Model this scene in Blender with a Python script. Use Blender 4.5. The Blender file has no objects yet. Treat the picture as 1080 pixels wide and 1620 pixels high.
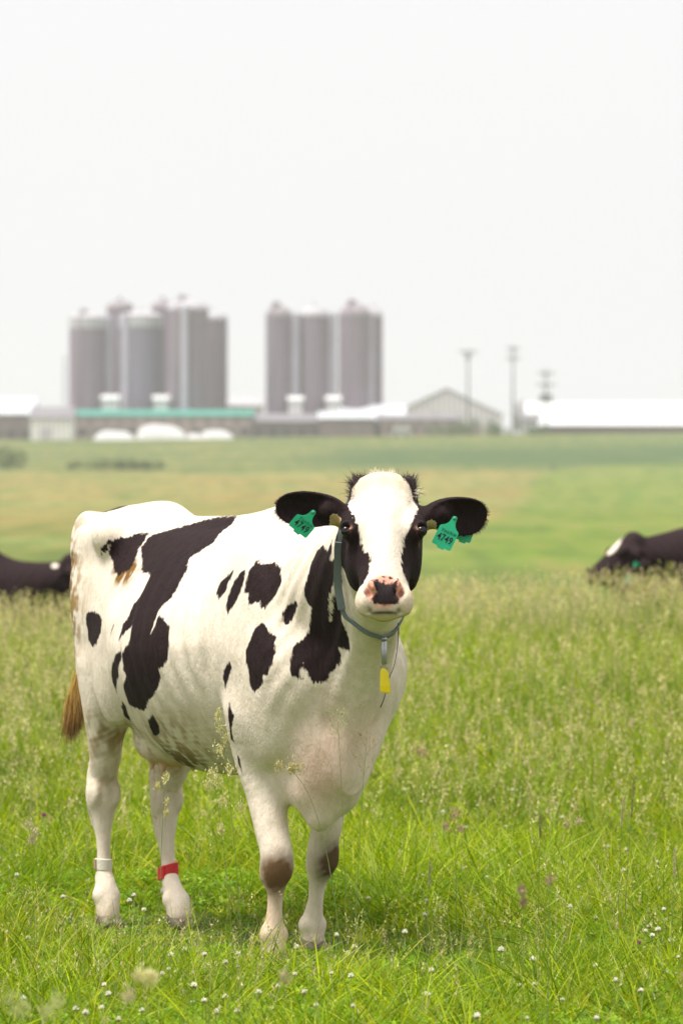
import bpy, bmesh, math, random
import numpy as np
from mathutils import Vector, Matrix

C = bpy.context.scene.collection
SC = bpy.context.scene
R = math.radians

# ------------------------------------------------------------------ camera
CAM_Z = 1.50
F_PX = 6800.0                      # focal length in pixels of the 1620 px high photograph
cam_d = bpy.data.cameras.new('camera')
cam = bpy.data.objects.new('camera', cam_d); C.objects.link(cam)
cam.location = (0, 0, CAM_Z); cam.rotation_euler = (R(90), 0, 0)
cam_d.sensor_fit = 'VERTICAL'; cam_d.sensor_height = 36.0; cam_d.sensor_width = 24.0
cam_d.lens = 36.0 * F_PX / 1620.0
cam_d.shift_y = -10.0 / 1620.0
cam_d.clip_start = 0.5; cam_d.clip_end = 9000
cam_d.dof.use_dof = True; cam_d.dof.focus_distance = 13.35; cam_d.dof.aperture_fstop = 5.2
SC.camera = cam

# ------------------------------------------------------------------ sky and sun (bright overcast)
SUN_EL, SUN_AZ = R(68), R(-120)       # azimuth from +Y, clockwise; sun behind the camera on the left
w = bpy.data.worlds.new('World'); SC.world = w; w.use_nodes = True
nt = w.node_tree; nt.nodes.clear()
sky = nt.nodes.new('ShaderNodeTexSky'); sky.sky_type = 'NISHITA'; sky.sun_disc = False
sky.sun_elevation = SUN_EL; sky.sun_rotation = SUN_AZ
sky.air_density = 1.0; sky.dust_density = 6.0; sky.ozone_density = 1.0
bw = nt.nodes.new('ShaderNodeHueSaturation'); bw.inputs['Saturation'].default_value = 0.06
mx = nt.nodes.new('ShaderNodeMix'); mx.data_type = 'RGBA'; mx.inputs['Factor'].default_value = 0.90
mx.inputs[7].default_value = (5.4, 5.37, 5.45, 1)   # the closed cloud layer
bg = nt.nodes.new('ShaderNodeBackground'); bg.inputs['Strength'].default_value = 0.10
out = nt.nodes.new('ShaderNodeOutputWorld')
L = nt.links.new
L(sky.outputs[0], bw.inputs['Color']); L(bw.outputs[0], mx.inputs[6]); L(mx.outputs[2], bg.inputs['Color']); L(bg.outputs[0], out.inputs['Surface'])
sun_d = bpy.data.lights.new('sun', 'SUN'); sun_d.energy = 2.9; sun_d.angle = R(20); sun_d.color = (1.0, 0.965, 0.895)
sun = bpy.data.objects.new('sun', sun_d); C.objects.link(sun)
_sd = Vector((math.sin(SUN_AZ) * math.cos(SUN_EL), math.cos(SUN_AZ) * math.cos(SUN_EL), math.sin(SUN_EL)))
sun.rotation_euler = _sd.to_track_quat('Z', 'Y').to_euler()
sun.location = (0, 0, 40)
SC.view_settings.view_transform = 'Standard'; SC.view_settings.look = 'None'
SC.view_settings.exposure = 0.90; SC.view_settings.gamma = 1.0
SC.view_settings.use_curve_mapping = False
SC.cycles.max_bounces = 6; SC.cycles.volume_bounces = 2; SC.cycles.transparent_max_bounces = 8
SC.cycles.use_denoising = True

# ------------------------------------------------------------------ helpers
def tag(o, label=None, cat=None, group=None, kind=None):
    if label: o['label'] = label
    if cat: o['category'] = cat
    if group: o['group'] = group
    if kind: o['kind'] = kind
    return o

def empty(name, loc=(0, 0, 0), rz=0.0):
    o = bpy.data.objects.new(name, None); C.objects.link(o)
    o.location = loc; o.rotation_euler = (0, 0, rz); o.empty_display_size = 0.2
    return o

def mesh_obj(name, verts, faces, mat=None, parent=None, smooth=True):
    me = bpy.data.meshes.new(name)
    verts = np.asarray(verts, dtype=np.float32)
    if isinstance(faces, np.ndarray):
        n, k = faces.shape
        me.vertices.add(len(verts)); me.vertices.foreach_set('co', verts.ravel())
        me.loops.add(n * k); me.loops.foreach_set('vertex_index', faces.ravel().astype(np.int32))
        me.polygons.add(n); me.polygons.foreach_set('loop_start', np.arange(0, n * k, k, dtype=np.int32))
        me.polygons.foreach_set('loop_total', np.full(n, k, dtype=np.int32))
        me.update(calc_edges=True)
    else:
        me.from_pydata([tuple(map(float, v)) for v in verts], [], faces)
    if smooth: me.polygons.foreach_set('use_smooth', np.ones(len(me.polygons), dtype=bool))
    if mat is not None:
        for m in (mat if isinstance(mat, (list, tuple)) else [mat]): me.materials.append(m)
    o = bpy.data.objects.new(name, me); C.objects.link(o)
    if parent is not None: o.parent = parent
    return o

def set_attr(o, name, vals, kind='FLOAT', domain='POINT'):
    a = o.data.attributes.new(name, kind, domain)
    vals = np.asarray(vals, dtype=np.float32)
    if kind == 'FLOAT': a.data.foreach_set('value', vals.ravel())
    elif kind == 'FLOAT_COLOR':
        if vals.shape[1] == 3: vals = np.hstack([vals, np.ones((len(vals), 1), np.float32)])
        a.data.foreach_set('color', vals.ravel())

class MB:
    """collects shapes that become one mesh"""
    def __init__(s): s.v = []; s.f = []
    def add(s, v, f):
        n = len(s.v); s.v += [tuple(p) for p in v]; s.f += [tuple(i + n for i in q) for q in f]
    def box(s, x0, x1, y0, y1, z0, z1):
        v = [(x0,y0,z0),(x1,y0,z0),(x1,y1,z0),(x0,y1,z0),(x0,y0,z1),(x1,y0,z1),(x1,y1,z1),(x0,y1,z1)]
        s.add(v, [(0,3,2,1),(4,5,6,7),(0,1,5,4),(1,2,6,5),(2,3,7,6),(3,0,4,7)])
    def tube(s, pts, radii, seg=8, cap=True):
        pts = [Vector(p) for p in pts]
        if not isinstance(radii, (list, tuple)): radii = [radii] * len(pts)
        rings = []; ref = Vector((0.13, 0.31, 0.94))
        for i, p in enumerate(pts):
            t = (pts[min(i + 1, len(pts) - 1)] - pts[max(i - 1, 0)]).normalized()
            a = t.cross(ref)
            if a.length < 1e-3: a = t.cross(Vector((1, 0, 0)))
            a.normalize(); b = t.cross(a)
            rings.append([p + (a * math.cos(k / seg * 2 * math.pi) + b * math.sin(k / seg * 2 * math.pi)) * radii[i] for k in range(seg)])
        v = [q for r_ in rings for q in r_]; f = []
        for i in range(len(pts) - 1):
            for k in range(seg):
                f.append((i*seg+k, i*seg+(k+1) % seg, (i+1)*seg+(k+1) % seg, (i+1)*seg+k))
        if cap: f.append(tuple(range(seg))[::-1]); f.append(tuple((len(pts)-1)*seg + k for k in range(seg)))
        s.add(v, f)
    def lathe(s, prof, seg=24, c=(0, 0)):
        v = []; f = []
        for (r_, z) in prof:
            for k in range(seg):
                a = k / seg * 2 * math.pi; v.append((c[0] + r_ * math.cos(a), c[1] + r_ * math.sin(a), z))
        for i in range(len(prof) - 1):
            for k in range(seg): f.append((i*seg+k, i*seg+(k+1) % seg, (i+1)*seg+(k+1) % seg, (i+1)*seg+k))
        f.append(tuple(range(seg))[::-1]); f.append(tuple((len(prof)-1)*seg + k for k in range(seg)))
        s.add(v, f)
    def build(s, name, mat, parent=None, smooth=False):
        return mesh_obj(name, s.v, s.f, mat, parent, smooth)

def mat_new(name):
    m = bpy.data.materials.new(name); m.use_nodes = True
    nt = m.node_tree; b = nt.nodes['Principled BSDF']
    return m, nt, b

def mat_simple(name, col, rough=0.6, metal=0.0, var=0.12, scale=30.0, bump=0.0, spec=0.5):
    m, nt, b = mat_new(name)
    tc = nt.nodes.new('ShaderNodeTexCoord'); n = nt.nodes.new('ShaderNodeTexNoise')
    n.inputs['Scale'].default_value = scale; n.inputs['Detail'].default_value = 5
    nt.links.new(tc.outputs['Object'], n.inputs['Vector'])
    r_ = nt.nodes.new('ShaderNodeMix'); r_.data_type = 'RGBA'
    r_.inputs[6].default_value = tuple(c * (1 - var) for c in col) + (1,)
    r_.inputs[7].default_value = tuple(min(1, c * (1 + var)) for c in col) + (1,)
    nt.links.new(n.outputs[0], r_.inputs['Factor']); nt.links.new(r_.outputs[2], b.inputs['Base Color'])
    b.inputs['Roughness'].default_value = rough; b.inputs['Metallic'].default_value = metal
    b.inputs['Specular IOR Level'].default_value = spec
    if bump:
        bp = nt.nodes.new('ShaderNodeBump'); bp.inputs['Strength'].default_value = bump; bp.inputs['Distance'].default_value = 0.01
        nt.links.new(n.outputs[0], bp.inputs['Height']); nt.links.new(bp.outputs[0], b.inputs['Normal'])
    return m

# ------------------------------------------------------------------ signed-distance modelling of animals
def resample(pts, n):
    P = np.array(pts, float); out = []
    Q = np.vstack([2 * P[0] - P[1], P, 2 * P[-1] - P[-2]])
    for i in range(1, len(Q) - 2):
        for t in np.arange(n) / n:
            a, b, c, d = Q[i-1], Q[i], Q[i+1], Q[i+2]
            out.append(.5 * (2*b + (c - a) * t + (2*a - 5*b + 4*c - d) * t*t + (3*b - a - 3*c + d) * t**3))
    out.append(P[-1]); return np.array(out)

class Field:
    def __init__(s, lo, hi, h):
        s.lo = np.array(lo, float); s.h = h
        n = np.ceil((np.array(hi) - s.lo) / h).astype(int) + 1
        s.n = n; s.D = np.full(n, 0.12, dtype=np.float32); s.mg = 0.0
        s.ax = [(s.lo[i] + h * np.arange(n[i])).astype(np.float32) for i in range(3)]
    def sub(s, lo, hi, m):
        m = max(m, s.mg)
        a = np.clip(np.floor((np.array(lo) - m - s.lo) / s.h).astype(int), 0, s.n)
        b = np.clip(np.ceil((np.array(hi) + m - s.lo) / s.h).astype(int) + 1, 0, s.n)
        sl = tuple(slice(a[i], b[i]) for i in range(3))
        X = s.ax[0][sl[0]][:, None, None]; Y = s.ax[1][sl[1]][None, :, None]; Z = s.ax[2][sl[2]][None, None, :]
        return sl, X, Y, Z
    def comb(s, sl, d, k, cut=False):
        A = s.D[sl]
        if A.size == 0: return
        d = d.astype(np.float32)
        if cut:
            d = -d
            h = np.maximum(k - np.abs(A - d), 0) / max(k, 1e-6)
            s.D[sl] = np.maximum(A, d) + h * h * k * 0.25
        else:
            h = np.maximum(k - np.abs(A - d), 0) / max(k, 1e-6)
            s.D[sl] = np.minimum(A, d) - h * h * k * 0.25
    def cone(s, a, b, ra, rb, k=0.03, cut=False):
        a = np.array(a, float); b = np.array(b, float); r_ = max(ra, rb)
        sl, X, Y, Z = s.sub(np.minimum(a, b) - r_, np.maximum(a, b) + r_, k + 0.03)
        ab = b - a; L2 = max((ab ** 2).sum(), 1e-9)
        t = np.clip(((X - a[0]) * ab[0] + (Y - a[1]) * ab[1] + (Z - a[2]) * ab[2]) / L2, 0, 1)
        d = np.sqrt((X - a[0] - t * ab[0]) ** 2 + (Y - a[1] - t * ab[1]) ** 2 + (Z - a[2] - t * ab[2]) ** 2) - (ra + (rb - ra) * t)
        s.comb(sl, d, k, cut)
    def begin(s): s.mg = .095; s._keep = s.D; s.D = np.full(s.n, 0.12, dtype=np.float32)
    def end(s, k):
        T = s.D; s.D = s._keep; s.mg = 0.0
        m = np.argwhere(T.min(axis=(1, 2)) < .119).ravel(); a = slice(m[0], m[-1] + 1)
        s.comb((a, slice(None), slice(None)), T[a], k)
    def chain_cut(s, pts, r_):
        for a, b in zip(pts[:-1], pts[1:]): s.cone(a, b, r_, r_, k=.004, cut=True)
    def chain(s, pts, k=0.03):
        s.begin(); q = resample(pts, 5)
        for a, b in zip(q[:-1], q[1:]): s.cone(a[:3], b[:3], a[3], b[3], .0)
        s.end(k)
    def ell(s, c, r_, M=None, k=0.03, cut=False, p=2.0):
        """ellipsoid; rows of M are its axes"""
        M = np.eye(3) if M is None else np.array(M, float); c = np.array(c, float); rm = np.array(r_, float)
        ext = np.sqrt(((M.T * rm) ** 2).sum(1))
        sl, X, Y, Z = s.sub(c - ext, c + ext, k + 0.03)
        dx, dy, dz = X - c[0], Y - c[1], Z - c[2]
        q = [M[i][0] * dx + M[i][1] * dy + M[i][2] * dz for i in range(3)]
        if p == 2.0:
            k0 = np.sqrt((q[0] / rm[0]) ** 2 + (q[1] / rm[1]) ** 2 + (q[2] / rm[2]) ** 2)
        else:
            k0 = (np.abs(q[0] / rm[0]) ** p + np.abs(q[1] / rm[1]) ** p + np.abs(q[2] / rm[2]) ** p) ** (1 / p)
        k1 = np.sqrt((q[0] / rm[0] ** 2) ** 2 + (q[1] / rm[1] ** 2) ** 2 + (q[2] / rm[2] ** 2) ** 2)
        d = k0 * (k0 - 1.0) / np.maximum(k1, 1e-6)
        d = np.maximum(d, -rm.min())
        s.comb(sl, d, k, cut)
    def loft(s, o, M, secs, k=0.03, p=2.3):
        """sections along axis M[0]: (t, half width, top, bottom, top narrowing, bottom narrowing)"""
        o = np.array(o, float); M = np.array(M, float); S = np.array(secs, float)
        t0, t1 = S[0, 0], S[-1, 0]; wm = S[:, 1].max(); zt = S[:, 2].max(); zb = S[:, 3].min()
        cs = np.array([o + t * M[0] + y * M[1] + z * M[2] for t in (t0, t1) for y in (-wm, wm) for z in (zb, zt)])
        sl, X, Y, Z = s.sub(cs.min(0), cs.max(0), k + 0.03)
        dx, dy, dz = X - o[0], Y - o[1], Z - o[2]
        T, U, V = [M[i][0] * dx + M[i][1] * dy + M[i][2] * dz for i in range(3)]
        tt = np.linspace(t0, t1, 400); cols = []
        for j in range(1, 6):                                   # monotone-ish smooth interpolation
            y = np.interp(tt, S[:, 0], S[:, j])
            wdw = 25; ker = np.hanning(wdw); ker /= ker.sum()
            yp = np.pad(y, wdw // 2, mode='edge'); y = np.convolve(yp, ker, 'valid'); cols.append(y)
        Tc = np.clip(T, t0, t1); sh = Tc.shape
        g = lambda j: np.interp(Tc.ravel(), tt, cols[j]).reshape(sh)
        W, zt_, zb_, tn, bn = (g(j) for j in range(5))
        zc = (zt_ + zb_) * 0.5; hh = (zt_ - zb_) * 0.5
        v = (V - zc) / hh
        We = W * (1 - tn * np.clip(v, 0, 1.2) ** 1.5 - bn * np.clip(-v, 0, 1.2) ** 1.5)
        u = np.abs(U) / We
        r0 = (u ** p + np.abs(v) ** p) ** (1 / p)
        d = (r0 - 1) * np.minimum(W, hh) * 0.9
        e = np.abs(T - Tc)
        d = np.where(e > 0, np.sqrt(np.maximum(d, 0) ** 2 + e ** 2), d)
        s.comb(sl, d, k)
    def surface(s):
        D = s.D; neg = D < 0
        n = np.array(D.shape)
        cnt = np.zeros(n - 1, dtype=np.uint8)
        offs = [(i, j, k) for i in (0, 1) for j in (0, 1) for k in (0, 1)]
        for (i, j, k) in offs: cnt += neg[i:n[0]-1+i, j:n[1]-1+j, k:n[2]-1+k]
        act = (cnt > 0) & (cnt < 8)
        I = np.argwhere(act)
        idx = np.full(n - 1, -1, dtype=np.int32); idx[act] = np.arange(len(I))
        cv = {o: D[I[:, 0] + o[0], I[:, 1] + o[1], I[:, 2] + o[2]] for o in offs}
        acc = np.zeros((len(I), 3)); c = np.zeros(len(I))
        for o in offs:
            for a in range(3):
                if o[a] == 0:
                    q = list(o); q[a] = 1; q = tuple(q)
                    v0, v1 = cv[o], cv[q]; m = (v0 < 0) != (v1 < 0)
                    t = np.where(m, v0 / np.where(m, v0 - v1, 1), 0)
                    p = np.tile(np.array(o, float), (len(I), 1)); p[:, a] = t
                    acc[m] += p[m]; c[m] += 1
        V = s.lo + (I + acc / c[:, None]) * s.h
        F = []
        for a in range(3):
            b, e = (a + 1) % 3, (a + 2) % 3
            s0 = [slice(None)] * 3; s1 = [slice(None)] * 3
            s0[a] = slice(0, n[a] - 1); s1[a] = slice(1, n[a])
            ch = neg[tuple(s0)] != neg[tuple(s1)]
            E = np.argwhere(ch); E = E[(E[:, b] > 0) & (E[:, e] > 0) & (E[:, b] < n[b] - 1) & (E[:, e] < n[e] - 1)]
            inside0 = neg[E[:, 0], E[:, 1], E[:, 2]]
            def cid(db, de):
                q = E.copy(); q[:, b] += db; q[:, e] += de
                return idx[q[:, 0], q[:, 1], q[:, 2]]
            quad = np.stack([cid(-1, -1), cid(0, -1), cid(0, 0), cid(-1, 0)], 1)
            quad[~inside0] = quad[~inside0][:, ::-1]
            F.append(quad)
        F = np.concatenate(F)
        # light Laplacian relaxation
        e = np.concatenate([F[:, [0, 1]], F[:, [1, 2]], F[:, [2, 3]], F[:, [3, 0]]])
        deg = np.bincount(e.ravel(), minlength=len(V)).astype(float)
        for lam in (0.5, 0.5, -0.52, 0.5, -0.52):
            Sm = np.zeros_like(V)
            for j in range(3):
                Sm[:, j] = np.bincount(e[:, 0], V[e[:, 1], j], len(V)) + np.bincount(e[:, 1], V[e[:, 0], j], len(V))
            V = V + lam * (Sm / deg[:, None] - V)
        return V, F

# cow frame: x forward, y to the cow's left, z up, origin on the ground under the withers
def head_matrix(yaw, tilt):
    """rows: u = lateral (towards the cow's left), v = out of the face, w = from nose up to poll"""
    f = np.array([math.cos(yaw), math.sin(yaw), 0.0]); u = np.array([-math.sin(yaw), math.cos(yaw), 0.0]); z = np.array([0, 0, 1.0])
    v = f * math.cos(tilt) + z * math.sin(tilt); w_ = z * math.cos(tilt) - f * math.sin(tilt)
    return np.array([u, v, w_])

def vnoise(V, scale, seed=0):
    """cheap smooth noise for vertex colours (stains, never shade)"""
    rs = np.random.RandomState(seed); o = np.zeros(len(V))
    for i in range(10):
        k = rs.normal(size=3); k /= np.linalg.norm(k); k *= scale * rs.uniform(.6, 2.2)
        o += np.sin(V @ k + rs.uniform(0, 6.28)) * rs.uniform(.5, 1)
    return np.clip(.5 + o * .13, 0, 1)

class Pose:
    grooves = ()

def cow_field(P, h, lo, hi):
    f = Field(lo, hi, h)
    X = np.eye(3)
    # trunk: (x, half width, top, bottom, top narrowing, bottom narrowing)
    f.loft((0, 0, 0), X, [
        (-1.52, .12, 1.425, 1.12, .0, .3), (-1.44, .170, 1.468, 1.02, .0, .4), (-1.32, .205, 1.458, .88, .0, .4),
        (-1.18, .235, 1.462, .76, .0, .3), (-1.02, .270, 1.462, .665, .05, .25), (-.86, .308, 1.438, .615, .25, .25),
        (-.66, .34, 1.435, .585, .35, .25), (-.42, .35, 1.435, .585, .40, .25), (-.20, .325, 1.45, .61, .50, .3),
        (0.0, .285, 1.475, .62, .62, .3), (.14, .255, 1.46, .59, .62, .35), (.27, .225, 1.37, .56, .5, .45),
        (.36, .19, 1.24, .52, .4, .5), (.43, .12, 1.10, .58, .3, .5)], k=.02, p=2.25)
    # spine ridge, hooks, pins, tail head
    f.chain([(-1.42, 0, 1.44, .035), (-1.25, 0, 1.468, .03), (-1.08, 0, 1.484, .03), (-.96, 0, 1.476, .028), (-.82, 0, 1.434, .026), (-.6, 0, 1.432, .026), (-.3, 0, 1.442, .03), (0, 0, 1.47, .04), (.12, 0, 1.45, .04)], k=.05)
    f.ell((-1.24, 0, 1.265), (.280, .207, .203), k=.08, p=3.2)            # pelvis
    for s in (-1, 1):
        f.ell((-1.05, s * .225, 1.395), (.05, .035, .045), k=.06)
        f.ell((-1.24, s * .175, 1.465), (.13, .045, .03), k=.06, cut=True)   # hollow between hook, pin and spine
        f.ell((-1.445, s * .135, 1.43), (.045, .035, .045), k=.05)
        f.cone((-1.08, s * .205, 1.395), (-1.42, s * .14, 1.37), .03, .03, k=.08)
        # flank hollow in front of the hook
        f.ell((-.87, s * .375, 1.27), (.11, .10, .12), k=.07, cut=True)
        f.cone((.0, s * .335, 1.12), (-.10, s * .325, .82), .03, .025, k=.06, cut=True)   # behind the shoulder
        f.cone((-.93, s * .345, 1.02), (-.99, s * .30, .84), .03, .02, k=.06, cut=True)    # flank fold
        # thigh
        f.ell((-1.24, s * .145, 1.06), (.20, .095, .29), k=.07)
        f.ell((-1.30, s * .113, .92), (.13, .066, .20), k=.07)
        f.ell((-1.04, s * .20, .90), (.10, .06, .17), k=.08)          # stifle
        # shoulder blade and upper arm
        f.ell((.09, s * .205, 1.13), (.15, .050, .25), M=[(math.cos(.25), 0, math.sin(.25)), (0, 1, 0), (-math.sin(.25), 0, math.cos(.25))], k=.12)
        f.ell((.33, s * (.155 if s < 0 else .145), .98), (.11, .068, .12), k=.11)           # point of shoulder
        f.ell((.17 if s < 0 else .04, s * (.175 if s < 0 else .140), .80), (.13, .07, .15), k=.08)
    # brisket
    f.ell((.28, -.045, .635), (.14, .088, .115), k=.06)
    f.ell((.29, -.050, .515), (.065, .046, .070), k=.055)
    f.ell((.25, -.075, .585), (.08, .060, .065), k=.045)
    f.ell((.35, -.02, .74), (.10, .10, .13), k=.07)
    f.ell((.30, .015, .60), (.09, .06, .09), k=.05)
    f.cone((.455, .015, .98), (.40, -.005, .66), .016, .014, k=.04)
    f.ell((.17, -.075, .66), (.10, .07, .12), k=.05)
    # folds of skin
    f.cone((.43, .055, .92), (.41, .045, .68), .012, .014, k=.05, cut=True)
    # udder
    f.ell((-1.00, .0, .67), (.15, .13, .085), k=.06)
    for (x, y) in ((-1.06, -.05), (-.95, -.055), (-1.06, .06), (-.95, .06)): f.cone((x, y, .60), (x, y, .578), .013, .009, k=.012)
    # legs
    for (kind, chain) in P.legs:
        f.chain(chain, k=.06)
    for (c, r_, k_) in P.joints: f.ell(c, r_, k=k_)
    for (c, r_) in P.grooves: f.cone(c[0], c[1], r_, r_ * .8, k=.016, cut=True)
    # neck
    nk = np.array([list(p_[0]) + list(p_[1:]) for p_ in P.neck]); tn = np.arange(len(nk)); ts = np.linspace(0, len(nk) - 1, 41)
    nk = np.stack([np.interp(ts, tn, nk[:, j]) for j in range(6)], 1)
    for _ in range(14): nk[1:-1] = nk[1:-1] * .5 + (nk[:-2] + nk[2:]) * .25
    neck = [(tuple(q[:3]), q[3], q[4], q[5]) for q in nk]
    f.begin()
    for (a, b) in zip(neck[:-1], neck[1:]):
        a_, b_ = np.array(a[0]), np.array(b[0]); ax = (b_ - a_) / np.linalg.norm(b_ - a_)
        up = np.array([0, 0, 1.0]); up -= ax * (up @ ax); up /= np.linalg.norm(up); sd = np.cross(up, ax)
        Ln = np.linalg.norm(b_ - a_)
        f.loft(a_, [ax, sd, up], [(-.01, a[1], a[2], -a[3], .25, .25), (Ln + .01, b[1], b[2], -b[3], .25, .25)], k=.0, p=2.0)
    f.end(.07)
    for c in P.throat: f.chain(c, k=.04)
    # tail
    f.chain(P.tail, k=.03)
    # head
    o = np.array(P.head_o); M = P.head_M
    H = lambda u, v, w_: o + u * M[0] + v * M[1] + w_ * M[2]
    Mw = np.array([M[2], M[0], M[1]])                                    # loft runs along w
    f.loft(o, Mw, [
        (-.318, .040, -.060, -.105, .2, .2), (-.300, .064, -.036, -.118, .2, .2), (-.275, .077, -.020, -.125, .2, .3), (-.235, .078, -.006, -.126, .25, .3),
        (-.19, .077, .000, -.145, .35, .3), (-.14, .081, .004, -.180, .42, .3), (-.08, .092, .008, -.230, .36, .35),
        (-.02, .098, .013, -.262, .25, .4), (.05, .116, .018, -.262, .2, .45), (.11, .116, .012, -.24, .22, .45), (.165, .108, -.008, -.20, .3, .4), (.205, .078, -.04, -.15, .35, .3)], k=.015, p=2.5)
    f.ell(H(0, -.045, .172), (.095, .055, .045), M=M, k=.05)             # poll
    f.cone(H(0, -.150, -.03), H(0, -.118, -.25), .055, .040, k=.03)       # lower jaw
    f.ell(H(0, -.122, -.262), (.050, .026, .034), M=M, k=.02)             # chin
    f.ell(H(0, -.092, -.292), (.046, .030, .022), M=M, k=.012)            # lower lip
    for s in (-1, 1):
        f.ell(H(s * .056, -.066, -.276), (.032, .046, .042), M=M, k=.02)  # upper lip / side of muzzle
        f.ell(H(s * .098, -.036, .004), (.036, .036, .046), M=M, k=.04)   # orbit
        f.ell(H(s * .080, -.175, -.03), (.034, .08, .085), M=M, k=.06)    # jaw muscle
        f.ell(H(s * .117, -.010, -.022), (.0185, .020, .0135), M=M, k=.008, cut=True)   # eye socket
        f.chain([tuple(H(s * .097, -.010, -.027)) + (.0035,), tuple(H(s * .106, -.003, -.011)) + (.0048,), tuple(H(s * .119, -.003, -.006)) + (.0055,), tuple(H(s * .133, -.018, -.013)) + (.004,)], k=.008)  # lids
        f.chain([tuple(H(s * .097, -.010, -.027)) + (.003,), tuple(H(s * .108, -.008, -.036)) + (.0038,), tuple(H(s * .121, -.012, -.037)) + (.004,), tuple(H(s * .133, -.018, -.022)) + (.003,)], k=.008)
        f.ell(H(s * .040, -.006, -.262), (.012, .014, .022), M=M, k=.02)  # rim of the nostril
        c_, s_ = math.cos(.5), math.sin(.5) * s
        f.ell(H(s * .051, -.012, -.274), (.0085, .026, .019), M=np.array([c_ * M[0] - s_ * M[2], M[1], s_ * M[0] + c_ * M[2]]), k=.012, cut=True)  # nostril
    f.chain_cut([H(-.052, -.066, -.318), H(-.030, -.058, -.319), H(0, -.056, -.319), H(.030, -.058, -.319), H(.052, -.066, -.318)], .0050)   # mouth
    # ears
    for s, e in ((-1, P.ear_r), (1, P.ear_l)):
        c, ax, nrm, ln, ht = e['c'], np.array(e['ax']), np.array(e['n']), e['len'], e['ht']
        ax = ax / np.linalg.norm(ax); nrm = nrm - ax * (nrm @ ax); nrm /= np.linalg.norm(nrm); upv = np.cross(nrm, ax) * (1 if np.cross(nrm, ax)[2] > 0 else -1)
        c = np.array(c); base = np.array(e['base'])
        f.cone(base, c - ax * ln * .55, .040, .034, k=.03)
        E = Field.__new__(Field)                                         # a small scratch field for the hollow shell
        sl, X_, Y_, Z_ = f.sub(c - .2, c + .2, 0)
        dx, dy, dz = X_ - c[0], Y_ - c[1], Z_ - c[2]
        a = ax[0]*dx + ax[1]*dy + ax[2]*dz; b = upv[0]*dx + upv[1]*dy + upv[2]*dz; n_ = nrm[0]*dx + nrm[1]*dy + nrm[2]*dz
        t = np.clip(a / ln, -1, 1)
        hw = ht * np.sqrt(np.maximum(1 - np.abs(t) ** 2.2, .0)) * (1 + .10 * t) + .001
        bow = .030 * (b / ht) ** 2 * 1.0 - .022 + .018 * t * t            # cupped towards n
        sheet = np.abs(n_ - bow) - (.0065 + .004 * (1 - t))
        edge = np.maximum(np.abs(b) - hw, np.abs(a) - ln)
        d = np.where(edge > 0, np.sqrt(np.maximum(sheet, 0) ** 2 + edge ** 2), np.maximum(sheet, edge))
        f.comb(sl, d, .022)
        P.ears_frame.append((s, c, ax, upv, nrm, ln, ht))
    return f, H

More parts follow.
